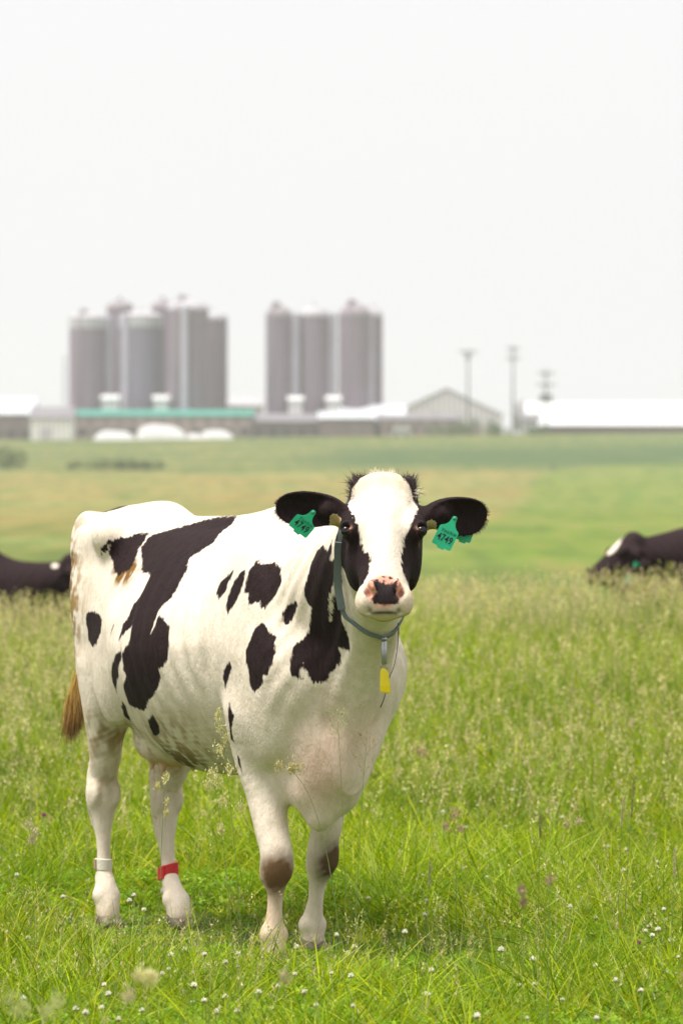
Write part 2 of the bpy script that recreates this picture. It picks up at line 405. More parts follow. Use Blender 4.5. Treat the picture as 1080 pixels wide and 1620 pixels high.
def main_pose():
    P = Pose(); P.ears_frame = []
    P.legs = [
        ('fr', [(.08, -.165, .82, .105), (.055, -.155, .70, .088), (.09, -.148, .56, .064), (.130, -.146, .45, .055), (.155, -.143, .385, .052),
                (.165, -.142, .33, .047), (.166, -.148, .275, .036), (.163, -.148, .235, .027), (.158, -.148, .19, .026), (.152, -.148, .13, .034), (.150, -.148, .085, .040), (.156, -.148, .045, .040)]),
        ('fl', [(.02, .145, .80, .09), (-.03, .15, .62, .072), (-.06, .148, .45, .054), (-.085, .148, .375, .048), (-.100, .148, .325, .046),
                (-.122, .148, .27, .034), (-.137, .148, .22, .027), (-.148, .148, .175, .026), (-.165, .148, .12, .034), (-.172, .148, .08, .040), (-.168, .148, .045, .040)]),
        ('hr', [(-1.24, -.140, .92, .095), (-1.24, -.143, .80, .086), (-1.262, -.140, .69, .068), (-1.285, -.133, .60, .055), (-1.318, -.131, .53, .053),
                (-1.322, -.131, .455, .054), (-1.320, -.131, .385, .042), (-1.311, -.131, .32, .029), (-1.306, -.131, .235, .026), (-1.303, -.131, .19, .030), (-1.285, -.131, .14, .038), (-1.272, -.131, .09, .042), (-1.262, -.131, .045, .042)]),
        ('hl', [(-1.16, .165, .92, .105), (-1.13, .13, .78, .095), (-1.15, .095, .65, .072), (-1.20, .086, .56, .062), (-1.245, .084, .50, .055),
                (-1.252, .084, .43, .050), (-1.250, .084, .36, .042), (-1.238, .084, .29, .030), (-1.225, .084, .22, .028), (-1.205, .084, .17, .032), (-1.17, .084, .12, .038), (-1.14, .084, .08, .043), (-1.125, .084, .045, .043)]),
    ]
    P.joints = [((.178, -.148, .335), (.040, .045, .065), .03), ((-.088, .148, .332), (.040, .045, .065), .03),      # knees
                ((-1.365, -.131, .545), (.030, .024, .050), .04), ((-1.31, .080, .515), (.034, .028, .055), .04),   # points of hock
                ((.125, -.148, .115), (.022, .022, .02), .02), ((-.195, .148, .105), (.022, .022, .02), .02),        # dew claws
                ((-1.325, -.131, .125), (.022, .024, .02), .02), ((-1.235, .084, .125), (.022, .024, .02), .02)]
    P.joints += [((.185, -.158, .345), (.022, .022, .030), .02), ((.192, -.128, .315), (.020, .020, .030), .02), ((.14, -.150, .30), (.030, .035, .045), .03),
                 ((-.082, .128, .345), (.022, .022, .030), .02), ((-.075, .166, .318), (.020, .020, .030), .02), ((-.12, .148, .295), (.030, .035, .045), .03),
                 ((-1.30, -.172, .475), (.035, .016, .045), .02), ((-1.29, -.092, .475), (.035, .016, .045), .02), ((-1.385, -.131, .575), (.020, .018, .035), .02),
                 ((-1.225, .122, .455), (.035, .016, .045), .02), ((-1.225, .045, .455), (.035, .016, .045), .02), ((-1.33, .080, .545), (.020, .018, .035), .02),
                 ((.155, -.175, .105), (.026, .020, .024), .02), ((.155, -.121, .105), (.026, .020, .024), .02), ((-.168, .175, .095), (.026, .020, .024), .02), ((-.168, .121, .095), (.026, .020, .024), .02),
                 ((-1.28, -.160, .115), (.026, .020, .024), .02), ((-1.28, -.102, .115), (.026, .020, .024), .02), ((-1.155, .113, .10), (.026, .020, .024), .02), ((-1.155, .055, .10), (.026, .020, .024), .02)]
    P.grooves = [(((.148, -.178, .27), (.140, -.178, .15)), .007), (((.148, -.118, .27), (.140, -.118, .15)), .007), (((-.150, .178, .26), (-.178, .178, .14)), .007),
                 (((-1.325, -.163, .42), (-1.318, -.160, .20)), .008), (((-1.325, -.098, .42), (-1.318, -.100, .20)), .008), (((-1.245, .118, .38), (-1.232, .114, .22)), .008), (((-1.245, .048, .38), (-1.232, .054, .22)), .008),
                 (((-1.37, -.165, .72), (-1.36, -.155, .60)), .014)]
    P.neck = [((.02, -.01, 1.20), .185, .28, .33), ((.30, -.02, 1.22), .180, .235, .28), ((.55, -.065, 1.29), .130, .18, .20), ((.76, -.105, 1.38), .095, .15, .15), ((.86, -.125, 1.42), .085, .12, .14)]
    P.throat = [[(.40, .0, .92, .13), (.60, -.02, 1.10, .095), (.80, -.09, 1.24, .08)], [(.40, -.01, .66, .06), (.50, -.02, .90, .05), (.60, -.04, 1.07, .04)]]
    P.tail = [(-1.40, 0, 1.44, .045), (-1.50, 0, 1.42, .034), (-1.56, -.01, 1.30, .026), (-1.585, -.03, 1.10, .020), (-1.60, -.06, .95, .017), (-1.615, -.075, .86, .016)]
    yaw, tilt = R(-26.1), R(42)
    P.head_M = head_matrix(yaw, tilt); P.head_o = (.979, -.162, 1.455)
    o = np.array(P.head_o); M = P.head_M
    H = lambda u, v, w_: tuple(o + u * M[0] + v * M[1] + w_ * M[2])
    P.ear_r = dict(base=H(-.085, -.09, .075), c=(.808, -.333, 1.490), ax=(-.40, -.86, .06), n=(.80, -.50, -.22), len=.106, ht=.055)
    P.ear_l = dict(base=H(.085, -.09, .075), c=(.972, .098, 1.470), ax=(.10, .95, -.06), n=(.86, -.40, -.25), len=.100, ht=.060)
    return P

def bake_cow(P, h, lo=(-1.72, -.60, .0), hi=(1.26, .48, 1.72)):
    f, H = cow_field(P, h, lo, hi)
    V, F = f.surface()
    # the neck and trunk are one smooth sweep: relax them more than head and legs
    M = np.array(P.head_M); q = V - np.array(P.head_o); behind = np.clip((-(q @ M[1]) - .20) / .10, 0, 1)
    wt = np.clip((V[:, 2] - .60) / .08, 0, 1) * np.clip((.80 - V[:, 0]) / .08, 0, 1) * np.clip((V[:, 0] + 1.35) / .1, 0, 1) * behind
    wt *= np.maximum(.35, np.clip((V[:, 0] - .05) / .15, 0, 1)); wt[np.abs(V[:, 1]) < -1] = 0
    e = np.concatenate([F[:, [0, 1]], F[:, [1, 2]], F[:, [2, 3]], F[:, [3, 0]]]); deg = np.bincount(e.ravel(), minlength=len(V))
    for it in range(int(24 * .006 / h)):
        S = np.stack([np.bincount(e[:, 0], V[e[:, 1], j], len(V)) + np.bincount(e[:, 1], V[e[:, 0], j], len(V)) for j in range(3)], 1)
        V = V + (wt * .6)[:, None] * (S / deg[:, None] - V)
    # ribs, loose skin and small unevenness
    x, y, z = V.T; n_ = np.zeros_like(V); tri = V[F]; fn = np.cross(tri[:, 1] - tri[:, 0], tri[:, 2] - tri[:, 1])
    for k in range(4):
        for j in range(3): n_[:, j] += np.bincount(F[:, k], fn[:, j], len(V))
    n_ /= np.linalg.norm(n_, axis=1)[:, None] + 1e-12
    side = np.clip(np.abs(n_[:, 1]) * 1.5 - .3, 0, 1)
    rib = np.clip((x + .80) / .15, 0, 1) * np.clip((-.02 - x) / .12, 0, 1) * np.clip((z - .80) / .15, 0, 1) * np.clip((1.36 - z) / .15, 0, 1) * side
    disp = .0046 * rib * np.sin((x + .28 * (z - 1.1)) * 6.283 / .098)
    soft = wt * .0048 + .0012
    disp += soft * (vnoise(V, 11, 31) - .5) * 2 + .0009 * (vnoise(V, 45, 32) - .5) * 2 * (z < 1.35) * (x < .7)
    neckf = np.clip((x - .25) / .1, 0, 1) * np.clip((.72 - x) / .08, 0, 1) * side * np.clip((z - .75) / .1, 0, 1)
    disp += neckf * .0036 * np.sin(((x - .28) * .75 - (z - 1.1) * .66) * 6.283 / .060 + 2.2 * vnoise(V, 7, 33)) * vnoise(V, 9, 34)
    V = V + n_ * disp[:, None]
    return V, F, H

# coat markings, measured on the animal's right side in its own frame (x forward, z up)
PATCH = {
    'A': [(-1.002, 1.373), (-0.988, 1.386), (-0.970, 1.394), (-0.956, 1.402), (-0.944, 1.408), (-0.908, 1.402), (-0.888, 1.380), (-0.890, 1.354), (-0.860, 1.315), (-0.853, 1.306), (-0.855, 1.276), (-0.896, 1.269), (-0.921, 1.255), (-0.972, 1.275), (-1.007, 1.307), (-1.020, 1.327)],
    'A2': [(-1.073, 1.326), (-1.043, 1.353), (-1.007, 1.369), (-1.016, 1.343)],
    'B': [(-0.893, 1.393), (-0.840, 1.411), (-0.784, 1.425), (-0.640, 1.452), (-0.522, 1.466), (-0.403, 1.466), (-0.387, 1.440), (-0.394, 1.421), (-0.348, 1.377), (-0.386, 1.342), (-0.417, 1.326), (-0.377, 1.283), (-0.363, 1.246), (-0.360, 1.189), (-0.395, 1.145), (-0.412, 1.107), (-0.413, 1.074), (-0.386, 1.098), (-0.384, 1.123), (-0.360, 1.134), (-0.322, 1.103), (-0.289, 1.097), (-0.270, 1.036), (-0.310, 0.966), (-0.349, 0.955), (-0.351, 0.921), (-0.407, 0.874), (-0.504, 0.839), (-0.582, 0.803), (-0.644, 0.810), (-0.738, 0.816), (-0.718, 0.875), (-0.638, 0.923), (-0.672, 0.941), (-0.629, 1.000), (-0.584, 1.046), (-0.576, 1.097), (-0.618, 1.077), (-0.630, 1.067), (-0.708, 1.033), (-0.698, 1.062), (-0.646, 1.114), (-0.645, 1.165), (-0.618, 1.210), (-0.629, 1.260), (-0.655, 1.266), (-0.728, 1.272), (-0.815, 1.316), (-0.877, 1.354), (-0.884, 1.373)],
    'C': [(-1.169, 1.101), (-1.160, 1.121), (-1.116, 1.130), (-1.050, 1.127), (-0.971, 1.106), (-0.969, 1.060), (-1.014, 1.020), (-1.065, 1.005), (-1.152, 1.029)],
    'D': [(-0.638, 1.016), (-0.678, 0.973), (-0.733, 0.919), (-0.885, 0.853), (-0.888, 0.887), (-0.845, 0.928), (-0.753, 0.983)],
    'D2': [(-0.793, 1.091), (-0.814, 1.049), (-0.815, 1.078)],
    'E': [(-0.833, 0.828), (-0.804, 0.806), (-0.935, 0.747), (-0.935, 0.767), (-0.914, 0.801)],
    'F': [(-0.600, 0.767), (-0.518, 0.793), (-0.517, 0.755), (-0.570, 0.720), (-0.644, 0.713), (-0.622, 0.743)],
    'G': [(0.091, 0.862), (0.122, 0.815), (0.092, 0.771), (0.081, 0.727), (0.062, 0.739), (0.083, 0.795)],
    'H': [(0.075, 0.699), (0.084, 0.672), (0.078, 0.626), (0.067, 0.659)],
    'I': [(0.064, 0.965), (0.107, 0.994), (0.119, 0.973), (0.073, 0.923), (0.053, 0.897), (0.044, 0.934)],
    'J': [(0.063, 1.292), (0.057, 1.264), (0.030, 1.215), (-0.004, 1.193), (-0.038, 1.214), (-0.026, 1.245)],
    'K': [(0.107, 1.277), (0.129, 1.290), (0.142, 1.260), (0.132, 1.211), (0.107, 1.174), (0.079, 1.146), (0.061, 1.161), (0.058, 1.203), (0.083, 1.253)],
    'L': [(0.152, 1.274), (0.160, 1.306), (0.158, 1.327), (0.184, 1.313), (0.231, 1.316), (0.294, 1.288), (0.307, 1.244), (0.286, 1.205), (0.261, 1.166), (0.242, 1.172), (0.234, 1.191), (0.192, 1.178), (0.179, 1.210), (0.155, 1.216)],
    'M': [(0.335, 1.123), (0.335, 1.155), (0.369, 1.181), (0.418, 1.198), (0.421, 1.179), (0.386, 1.143), (0.364, 1.120)],
    'N': [(0.220, 1.056), (0.235, 1.102), (0.259, 1.123), (0.289, 1.109), (0.301, 1.090), (0.335, 1.078), (0.347, 1.028), (0.342, 0.989), (0.330, 0.957), (0.303, 0.950), (0.297, 0.924), (0.249, 0.895), (0.230, 0.915), (0.225, 0.960), (0.211, 0.992), (0.207, 1.030)],
    'O': [(0.577, 1.377), (0.641, 1.359), (0.660, 1.394), (0.679, 1.366), (0.664, 1.325), (0.714, 1.341), (0.736, 1.313), (0.699, 1.238), (0.647, 1.167), (0.636, 1.136), (0.624, 1.059), (0.609, 1.037), (0.567, 1.052), (0.555, 1.001), (0.505, 0.967), (0.483, 0.938), (0.458, 0.932), (0.449, 0.947), (0.442, 0.960), (0.438, 0.998), (0.435, 0.947), (0.421, 0.947), (0.403, 0.972), (0.403, 1.004), (0.406, 1.061), (0.417, 1.067), (0.433, 1.086), (0.475, 1.145), (0.494, 1.177), (0.470, 1.196), (0.477, 1.227), (0.508, 1.279), (0.523, 1.329), (0.532, 1.358)],
    'O_sliver': [(0.692, 1.288), (0.677, 1.250), (0.562, 1.134), (0.602, 1.198)],
}

def poly_sd(px, pz, poly):
    """signed distance, + inside"""
    poly = np.array(poly); n = len(poly); d2 = np.full(px.shape, 1e9); ins = np.zeros(px.shape, bool)
    for i in range(n):
        ax, az = poly[i]; bx, bz = poly[(i + 1) % n]
        ex, ez = bx - ax, bz - az; wx, wz = px - ax, pz - az
        t = np.clip((wx * ex + wz * ez) / max(ex * ex + ez * ez, 1e-12), 0, 1)
        d2 = np.minimum(d2, (wx - t * ex) ** 2 + (wz - t * ez) ** 2)
        if az != bz: ins ^= ((az > pz) != (bz > pz)) & (px < (bx - ax) * (pz - az) / (bz - az) + ax)
    return np.where(ins, 1, -1) * np.sqrt(d2)

BLAZE = [(-.030, .26), (-.050, .205), (-.075, .180), (-.100, .150), (-.113, .12), (-.114, .09), (-.103, .055), (-.090, .010), (-.078, -.031), (-.064, -.077), (-.060, -.103), (-.046, -.120),
         (-.040, -.150), (-.043, -.185), (-.056, -.216), (-.074, -.236), (-.12, -.25), (-.12, -.40), (.12, -.40), (.12, -.25), (.076, -.215), (.062, -.195),
         (.054, -.165), (.052, -.125), (.058, -.089), (.070, -.040), (.088, -.005), (.103, .05), (.106, .08), (.100, .110), (.084, .145), (.064, .175), (.045, .200), (.030, .26)]
NOSEPAD = [(-.036, -.246), (-.022, -.240), (-.006, -.247), (.014, -.250), (.034, -.250), (.044, -.242), (.040, -.262), (.036, -.280), (.046, -.290), (.044, -.303), (.0, -.306), (-.032, -.303), (-.040, -.294), (-.036, -.288), (-.024, -.276), (-.034, -.262)]
LEFT_PATCH = [[(-.95, 1.40), (-.78, 1.50), (-.40, 1.52), (-.28, 1.36), (-.22, 1.15), (-.35, .95), (-.52, .88), (-.60, 1.02), (-.72, 1.10), (-.80, 1.26)],
              [(-1.30, 1.20), (-1.14, 1.28), (-1.02, 1.16), (-1.08, 1.02), (-1.24, 1.02)],
              [(.0, 1.28), (.16, 1.34), (.24, 1.16), (.16, .96), (.02, 1.02)], [(.40, 1.30), (.62, 1.36), (.66, 1.20), (.52, 1.05), (.40, 1.10)],
              [(-.05, .86), (.05, .90), (.04, .76), (-.06, .74)], [(-.78, .78), (-.62, .84), (-.60, .72), (-.72, .68)]]
WHITE_HAIR = (.82, .755, .67)

def gauss(V, c, r_):
    c = np.array(c); r_ = np.array(r_)
    return np.exp(-(((V - c) / r_) ** 2).sum(1))

def main_coat(P, V):
    x, y, z = V.T
    o, M = np.array(P.head_o), P.head_M
    q = V - o; u, v, w_ = q @ M[0], q @ M[1], q @ M[2]
    sd = np.full(len(V), -.05)
    for k, p in PATCH.items():
        if k == 'O_sliver': continue
        lim = .03 if k in ('B',) else .0
        sd = np.maximum(sd, np.where(y < lim, poly_sd(x, z, p), -.05))
    sl = poly_sd(x, z, PATCH['O_sliver']); sd = np.where(y < 0, np.minimum(sd, -sl), sd)
    for p in LEFT_PATCH: sd = np.maximum(sd, np.where(y > .0, poly_sd(x, z, p), -.05))
    sd = np.maximum(sd, .07 - np.sqrt((x + 1.40) ** 2 + (y + .03) ** 2 + (z - 1.49) ** 2))       # dark hair at the tail head
    # head
    inhead = (v > -.265) & (w_ > -.36) & (np.abs(u) < .17) & (x > .70) & (v + .22 * np.clip(w_, -.2, .2) > -.235) & (w_ < .25)
    bl = np.where(v > -.13, poly_sd(u, w_, BLAZE), -.05); bl = np.maximum(bl, np.where(w_ < -.235, .03, -.05))
    throat = (-(v + .185)) - .0 + np.clip(-.02 - w_, -.3, .0) * 0
    hsd = -np.maximum(bl, np.where((w_ < .02) & (np.abs(u) < .062), throat, -.05))
    sd = np.where(inhead, hsd, sd)
    ear = np.full(len(V), 9.)
    for (s, c, ax, upv, nrm, ln, ht) in P.ears_frame:
        d = V - c; a = d @ ax; b = d @ upv; n_ = d @ nrm
        base = c - ax * ln * 1.05
        e = np.sqrt((a / (ln + .05)) ** 2 + (b / (ht + .03)) ** 2 + (n_ / .08) ** 2); ear = np.minimum(ear, e)
    outer = np.abs(u) > .112
    sd = np.where((ear < 1.0) & outer, .05, sd)
    sd = np.clip(sd, -.05, .05)
    # hair colour of the pale parts, with stains
    T = np.tile(np.array(WHITE_HAIR), (len(V), 1))
    def stain(m, col, amt=1.0):
        m = np.clip(m * amt, 0, 1)[:, None]; T[:] = T * (1 - m) + np.array(col) * m
    low = np.clip((1.25 - z) / .7, 0, 1)
    stain(low * (.35 + .65 * np.clip((z - .35) / .3, 0, 1)) * (.35 + .5 * vnoise(V, 9, 1)) * (w_ < -.36), (.76, .62, .49), .85)
    stain((z < .60) * vnoise(V, 30, 2) ** 2, (.64, .52, .42), .3)
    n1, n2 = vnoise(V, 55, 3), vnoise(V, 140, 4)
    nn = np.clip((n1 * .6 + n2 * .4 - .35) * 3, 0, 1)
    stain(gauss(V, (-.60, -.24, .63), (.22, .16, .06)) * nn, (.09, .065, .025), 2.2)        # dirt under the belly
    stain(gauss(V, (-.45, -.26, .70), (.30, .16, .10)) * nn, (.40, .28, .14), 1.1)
    stain(gauss(V, (-.88, -.21, 1.27), (.085, .10, .038)) * np.clip(nn + .2, 0, 1), (.20, .105, .025), 2.6)       # manure under the hip patch
    stain(gauss(V, (-1.42, -.19, 1.14), (.12, .12, .25)) * nn, (.24, .15, .05), 2.4)
    stain(gauss(V, (-1.30, -.24, 1.14), (.10, .06, .12)) * nn, (.34, .23, .09), 1.3)
    stain(gauss(V, (-1.22, -.16, .70), (.08, .08, .07)) * nn, (.30, .22, .10), 1.4)
    stain(gauss(V, (-.98, -.20, .72), (.12, .12, .07)) * nn, (.34, .26, .12), .7)
    stain(gauss(V, (.20, -.18, .86), (.09, .08, .05)) * nn, (.44, .35, .20), .6)
    stain(gauss(V, (.38, -.10, .66), (.14, .08, .16)), (.70, .40, .32), .55)                  # thin hair, pink skin
    stain(gauss(V, (.42, .0, .82), (.10, .09, .15)), (.70, .42, .33), .50)
    stain(low * np.clip((x + .9) / .3, 0, 1) * np.clip(vnoise(V, 5, 41) * 1.8 - .5, 0, 1) * (w_ < -.36), (.72, .50, .37), .55)
    stain(np.clip((z - .42) / .1, 0, 1) * np.clip((.78 - z) / .1, 0, 1) * (x < -.9) * nn, (.46, .36, .22), .55)
    # brown knees
    stain(np.clip(gauss(V, (.205, -.158, .305), (.060, .058, .066)) * 1.75 * (.80 + .35 * n2), 0, 1), (.13, .065, .022), .95)
    stain(np.clip(gauss(V, (-.058, .165, .315), (.055, .050, .065)) * 1.75 * (.80 + .35 * n2), 0, 1), (.09, .045, .016), .95)
    for c in ((.16, -.148, .04), (-.17, .148, .04), (-1.26, -.131, .04), (-1.12, .084, .04)):
        stain(gauss(V, c, (.07, .07, .035)), (.50, .36, .30), .6)
    # forehead and poll are creamier, ear roots waxy, mealy ring round the muzzle
    hd = inhead.astype(float)
    stain(hd * np.clip((w_ - .11) / .06, 0, 1), (.72, .60, .44), .8)
    stain(hd * np.clip((-.21 - w_) / .06, 0, 1) * np.clip(.5 + vnoise(V, 60, 9), 0, 1), (.74, .58, .42), .5)
    stain(hd * ((v < -.075) & (w_ < -.27)), (.62, .50, .30), .5)
    # bare skin: r = pink, g = dark nose pad and lids, painted shade in mouth and nostrils
    pink = np.zeros(len(V)); dark = np.zeros(len(V))
    cen = np.sqrt((u / .066) ** 2 + ((w_ + .266) / .050) ** 2)
    front = hd * (v > -.066) * (w_ < -.20)
    pink = front * np.clip((1.0 - cen) * 5 , 0, 1)
    nd = poly_sd(u, w_, NOSEPAD)
    dark = front * np.clip(nd / .003 + .5 + (vnoise(V, 300, 11) - .5) * 1.5, 0, 1)
    spots = (vnoise(V, 330, 12) > .62) * (np.abs(w_ + .236) < .012) * (np.abs(u) < .045); dark = np.maximum(dark, front * spots)
    mouth = hd * np.exp(-((w_ + .319 - .5 * np.maximum(np.abs(u) - .035, 0)) / .0042) ** 2 - ((v + .058) / .016) ** 4) * np.clip((.062 - np.abs(u)) / .030, 0, 1); dark = np.clip(np.maximum(dark, mouth), 0, 1)  # shade between the lips painted along the mouth slit
    for s in (-1, 1):
        nos = front * np.exp(-((u - s * .052) / .010) ** 2 - ((w_ + .275) / .016) ** 2) * (v < -.024); dark = np.maximum(dark, np.clip(nos * 1.0, 0, .55))  # shade of the nostril hollow put into the colour
        wax = np.exp(-((u - s * .150) / .022) ** 2 - ((w_ - .035) / .016) ** 2) * (v > -.12) * (v < -.0)
        stain(np.clip(wax * 1.5, 0, 1), (.50, .38, .16), 1.0); sd = np.where(wax > .45, -.02, sd)
        lid = hd * np.exp(-((np.sqrt((u - s * .117) ** 2 + (w_ + .022) ** 2 + (v + .012) ** 2) - .0) / .022) ** 4)
        dark = np.maximum(dark, lid * .9)
        pink = np.maximum(pink, np.exp(-((u - s * .104) / .006) ** 2 - ((w_ + .026) / .007) ** 2) * hd * .8); dark *= 1 - np.exp(-((u - s * .104) / .005) ** 2 - ((w_ + .026) / .006) ** 2)
    pink = np.maximum(pink, np.clip(gauss(V, (-1.0, 0, .60), (.14, .12, .05)), 0, 1) * .8)
    # the nose pad is skin: neither black nor white hair
    S = np.stack([pink, dark, np.zeros(len(V))], 1)
    return sd, T, S

def coat_material(name, black=(.013, .0070, .0080)):
    m, nt, b = mat_new(name); N = nt.nodes.new; Lk = nt.links.new
    at = lambda n: (lambda a: (setattr(a, 'attribute_name', n), a)[1])(N('ShaderNodeAttribute'))
    sd, tint, skin = at('coat'), at('tint'), at('skin')
    tc = N('ShaderNodeTexCoord')
    def noise(scale, det, vec=(1, 1, 1)):
        mp = N('ShaderNodeMapping'); mp.inputs['Scale'].default_value = vec; n = N('ShaderNodeTexNoise')
        n.inputs['Scale'].default_value = scale; n.inputs['Detail'].default_value = det
        Lk(tc.outputs['Object'], mp.inputs['Vector']); Lk(mp.outputs[0], n.inputs['Vector']); return n
    def math_(op, a, b_=None, c=None):
        n = N('ShaderNodeMath'); n.operation = op
        for i, q in enumerate((a, b_, c)):
            if q is None: continue
            if isinstance(q, (int, float)): n.inputs[i].default_value = q
            else: Lk(q, n.inputs[i])
        return n.outputs[0]
    def mix(f, a, b_):
        n = N('ShaderNodeMix'); n.data_type = 'RGBA'
        for i, q in ((0, f), (6, a), (7, b_)):
            if isinstance(q, (int, float)): n.inputs[i].default_value = q
            elif isinstance(q, tuple): n.inputs[i].default_value = q + (1,)
            else: Lk(q, n.inputs[i])
        return n.outputs[2]
    e = noise(110, 4, (1, 1, .28)); e2 = noise(26, 2)
    s = math_('ADD', sd.outputs['Fac'], math_('MULTIPLY_ADD', e.outputs[0], .026, -.013))
    s = math_('ADD', s, math_('MULTIPLY_ADD', e2.outputs[0], .016, -.008))
    mr = N('ShaderNodeMapRange'); mr.inputs[1].default_value = -.0032; mr.inputs[2].default_value = .0032; Lk(s, mr.inputs[0])
    hair = noise(260, 4, (1, 1, .22))                                       # individual hairs
    blotch = noise(7, 4)
    dk = N('ShaderNodeMix'); dk.data_type = 'RGBA'; dk.blend_type = 'MULTIPLY'; dk.inputs[0].default_value = .9
    Lk(tint.outputs['Color'], dk.inputs[6]); Lk(mix(hair.outputs[0], (.80, .78, .76), (1.06, 1.05, 1.04)), dk.inputs[7]); wcol = dk.outputs[2]
    for (nz, lo_) in ((noise(55, 4, (1, 1, .25)), (.83, .78, .73)), (noise(13, 4, (1, 1, .6)), (.94, .89, .83))):
        q = N('ShaderNodeMix'); q.data_type = 'RGBA'; q.blend_type = 'MULTIPLY'; q.inputs[0].default_value = 1.0
        Lk(wcol, q.inputs[6]); Lk(mix(nz.outputs[0], lo_, (1.12, 1.12, 1.12)), q.inputs[7]); wcol = q.outputs[2]
    bcol = mix(noise(90, 5, (1, 1, .2)).outputs[0], tuple(c * .2 for c in black), tuple(c * 2.3 for c in black))
    bcol = mix(math_('MULTIPLY', blotch.outputs[0], .5), bcol, (.024, .011, .009))
    col = mix(mr.outputs[0], wcol, bcol)
    sx = N('ShaderNodeSeparateColor'); Lk(skin.outputs['Color'], sx.inputs[0])
    pk = mix(noise(120, 3).outputs[0], (.70, .28, .20), (.80, .42, .30))
    col = mix(sx.outputs[0], col, pk); col = mix(sx.outputs[1], col, (.022, .014, .015))
    Lk(col, b.inputs['Base Color'])
    wet = math_('MAXIMUM', sx.outputs[0], sx.outputs[1])
    ro = math_('MULTIPLY_ADD', wet, -.28, .78); Lk(ro, b.inputs['Roughness'])
    b.inputs['Specular IOR Level'].default_value = .14
    b.inputs['Sheen Weight'].default_value = .0; b.inputs['Sheen Roughness'].default_value = .5
    bp = N('ShaderNodeBump'); bp.inputs['Strength'].default_value = .45; bp.inputs['Distance'].default_value = .006
    hh = math_('ADD', hair.outputs[0], math_('MULTIPLY', noise(35, 4, (1, 1, .5)).outputs[0], 2.0))
    Lk(hh, bp.inputs['Height']); Lk(bp.outputs[0], b.inputs['Normal'])
    return m

def strands(roots, dirs, length, width, bend, rng, seg=2, curl=0.3):
    """thin tapering blades of hair or grass; returns verts, quads-as-tris and root index"""
    n = len(roots); roots = np.asarray(roots, float); dirs = np.asarray(dirs, float)
    dirs = dirs / np.linalg.norm(dirs, axis=1)[:, None]
    side = np.cross(dirs, rng.normal(size=(n, 3))); side /= np.linalg.norm(side, axis=1)[:, None] + 1e-9
    length = np.broadcast_to(length, n)[:, None]; width = np.broadcast_to(width, n)[:, None]
    V = []; bend = np.asarray(bend, float)
    for i in range(seg):
        t = i / seg
        c = roots + dirs * length * t + bend * length * t * t
        V += [c - side * width * .5 * (1 - t * .6), c + side * width * .5 * (1 - t * .6)]
    V.append(roots + dirs * length + bend * length)
    V = np.stack(V, 1); k = V.shape[1]; base = (np.arange(n) * k)[:, None]
    F = []
    for i in range(seg - 1):
        a = 2 * i; F += [base + np.array([[a, a + 1, a + 3]]), base + np.array([[a, a + 3, a + 2]])]
    a = 2 * (seg - 1); F.append(base + np.array([[a, a + 1, a + 2]]))
    return V.reshape(-1, 3), np.concatenate(F), np.repeat(np.arange(n), k)

def fur(V, F, sd, T, S, n, rng, mask=None):
    tri = V[F[:, :3]]; nr = np.cross(tri[:, 1] - tri[:, 0], tri[:, 2] - tri[:, 0]); ar = np.linalg.norm(nr, axis=1); nr /= ar[:, None] + 1e-12
    cen = V[F].mean(1); p = ar.copy()
    p[S[F[:, 0]].max(1) > .3] = 0; p[cen[:, 2] < .05] = 0
    if mask is not None: p *= mask(cen)
    i = rng.choice(len(F), n, p=p / p.sum())
    wts = rng.dirichlet((1, 1, 1, 1), n)
    root = (V[F[i]] * wts[:, :, None]).sum(1); nn = nr[i]
    g = np.tile(np.array([-.75, 0, -.55]), (n, 1)); g[root[:, 2] < .6] = (-.05, 0, -1); g[root[:, 0] > .75] = (.3, -.15, -.7)
    g -= nn * (g * nn).sum(1)[:, None]; g /= np.linalg.norm(g, axis=1)[:, None] + 1e-9
    d = g + nn * rng.uniform(.25, .55, (n, 1)) + rng.normal(size=(n, 3)) * .18
    vv, ff, ri = strands(root - nn * .001, d, rng.uniform(.006, .013, n), rng.uniform(.0008, .0014, n), -nn * .2, rng, seg=1)
    vi = F[i][:, 0]
    return vv, ff, sd[vi][ri], T[vi][ri], S[vi][ri]

def ribbon(pts, nrm, width, thick):
    """flat strap along pts; nrm = outward direction at each point"""
    pts = [Vector(p) for p in pts]; n = len(pts); V = []; F = []
    for i, p in enumerate(pts):
        t = (pts[min(i + 1, n - 1)] - pts[max(i - 1, 0)]).normalized(); o = Vector(nrm[i]); o = (o - t * o.dot(t)).normalized(); s = t.cross(o)
        w_ = width[i] if isinstance(width, (list, tuple, np.ndarray)) else width
        V += [p + s * w_ / 2, p + s * w_ / 2 + o * thick, p - s * w_ / 2 + o * thick, p - s * w_ / 2]
    for i in range(n - 1):
        for k in range(4): F.append((i*4+k, i*4+(k+1) % 4, (i+1)*4+(k+1) % 4, (i+1)*4+k))
    F += [(3, 2, 1, 0), tuple((n-1)*4 + k for k in range(4))]
    return V, F

def text_mesh(txt, size, mat, name, parent, M, extrude=.0004, shear=0.0, space=1.0, offset=0.0):
    cu = bpy.data.curves.new(name, 'FONT'); cu.body = txt; cu.size = size; cu.extrude = extrude; cu.align_x = 'CENTER'; cu.align_y = 'CENTER'
    cu.shear = shear; cu.space_character = space; cu.offset = offset
    tmp = bpy.data.objects.new('tmp_text', cu); C.objects.link(tmp)
    dg = bpy.context.evaluated_depsgraph_get(); me = bpy.data.meshes.new_from_object(tmp.evaluated_get(dg))
    bpy.data.objects.remove(tmp); bpy.data.curves.remove(cu)
    me.materials.clear(); me.materials.append(mat); me.name = name
    me.transform(M)
    o = bpy.data.objects.new(name, me); C.objects.link(o); o.parent = parent
    return o

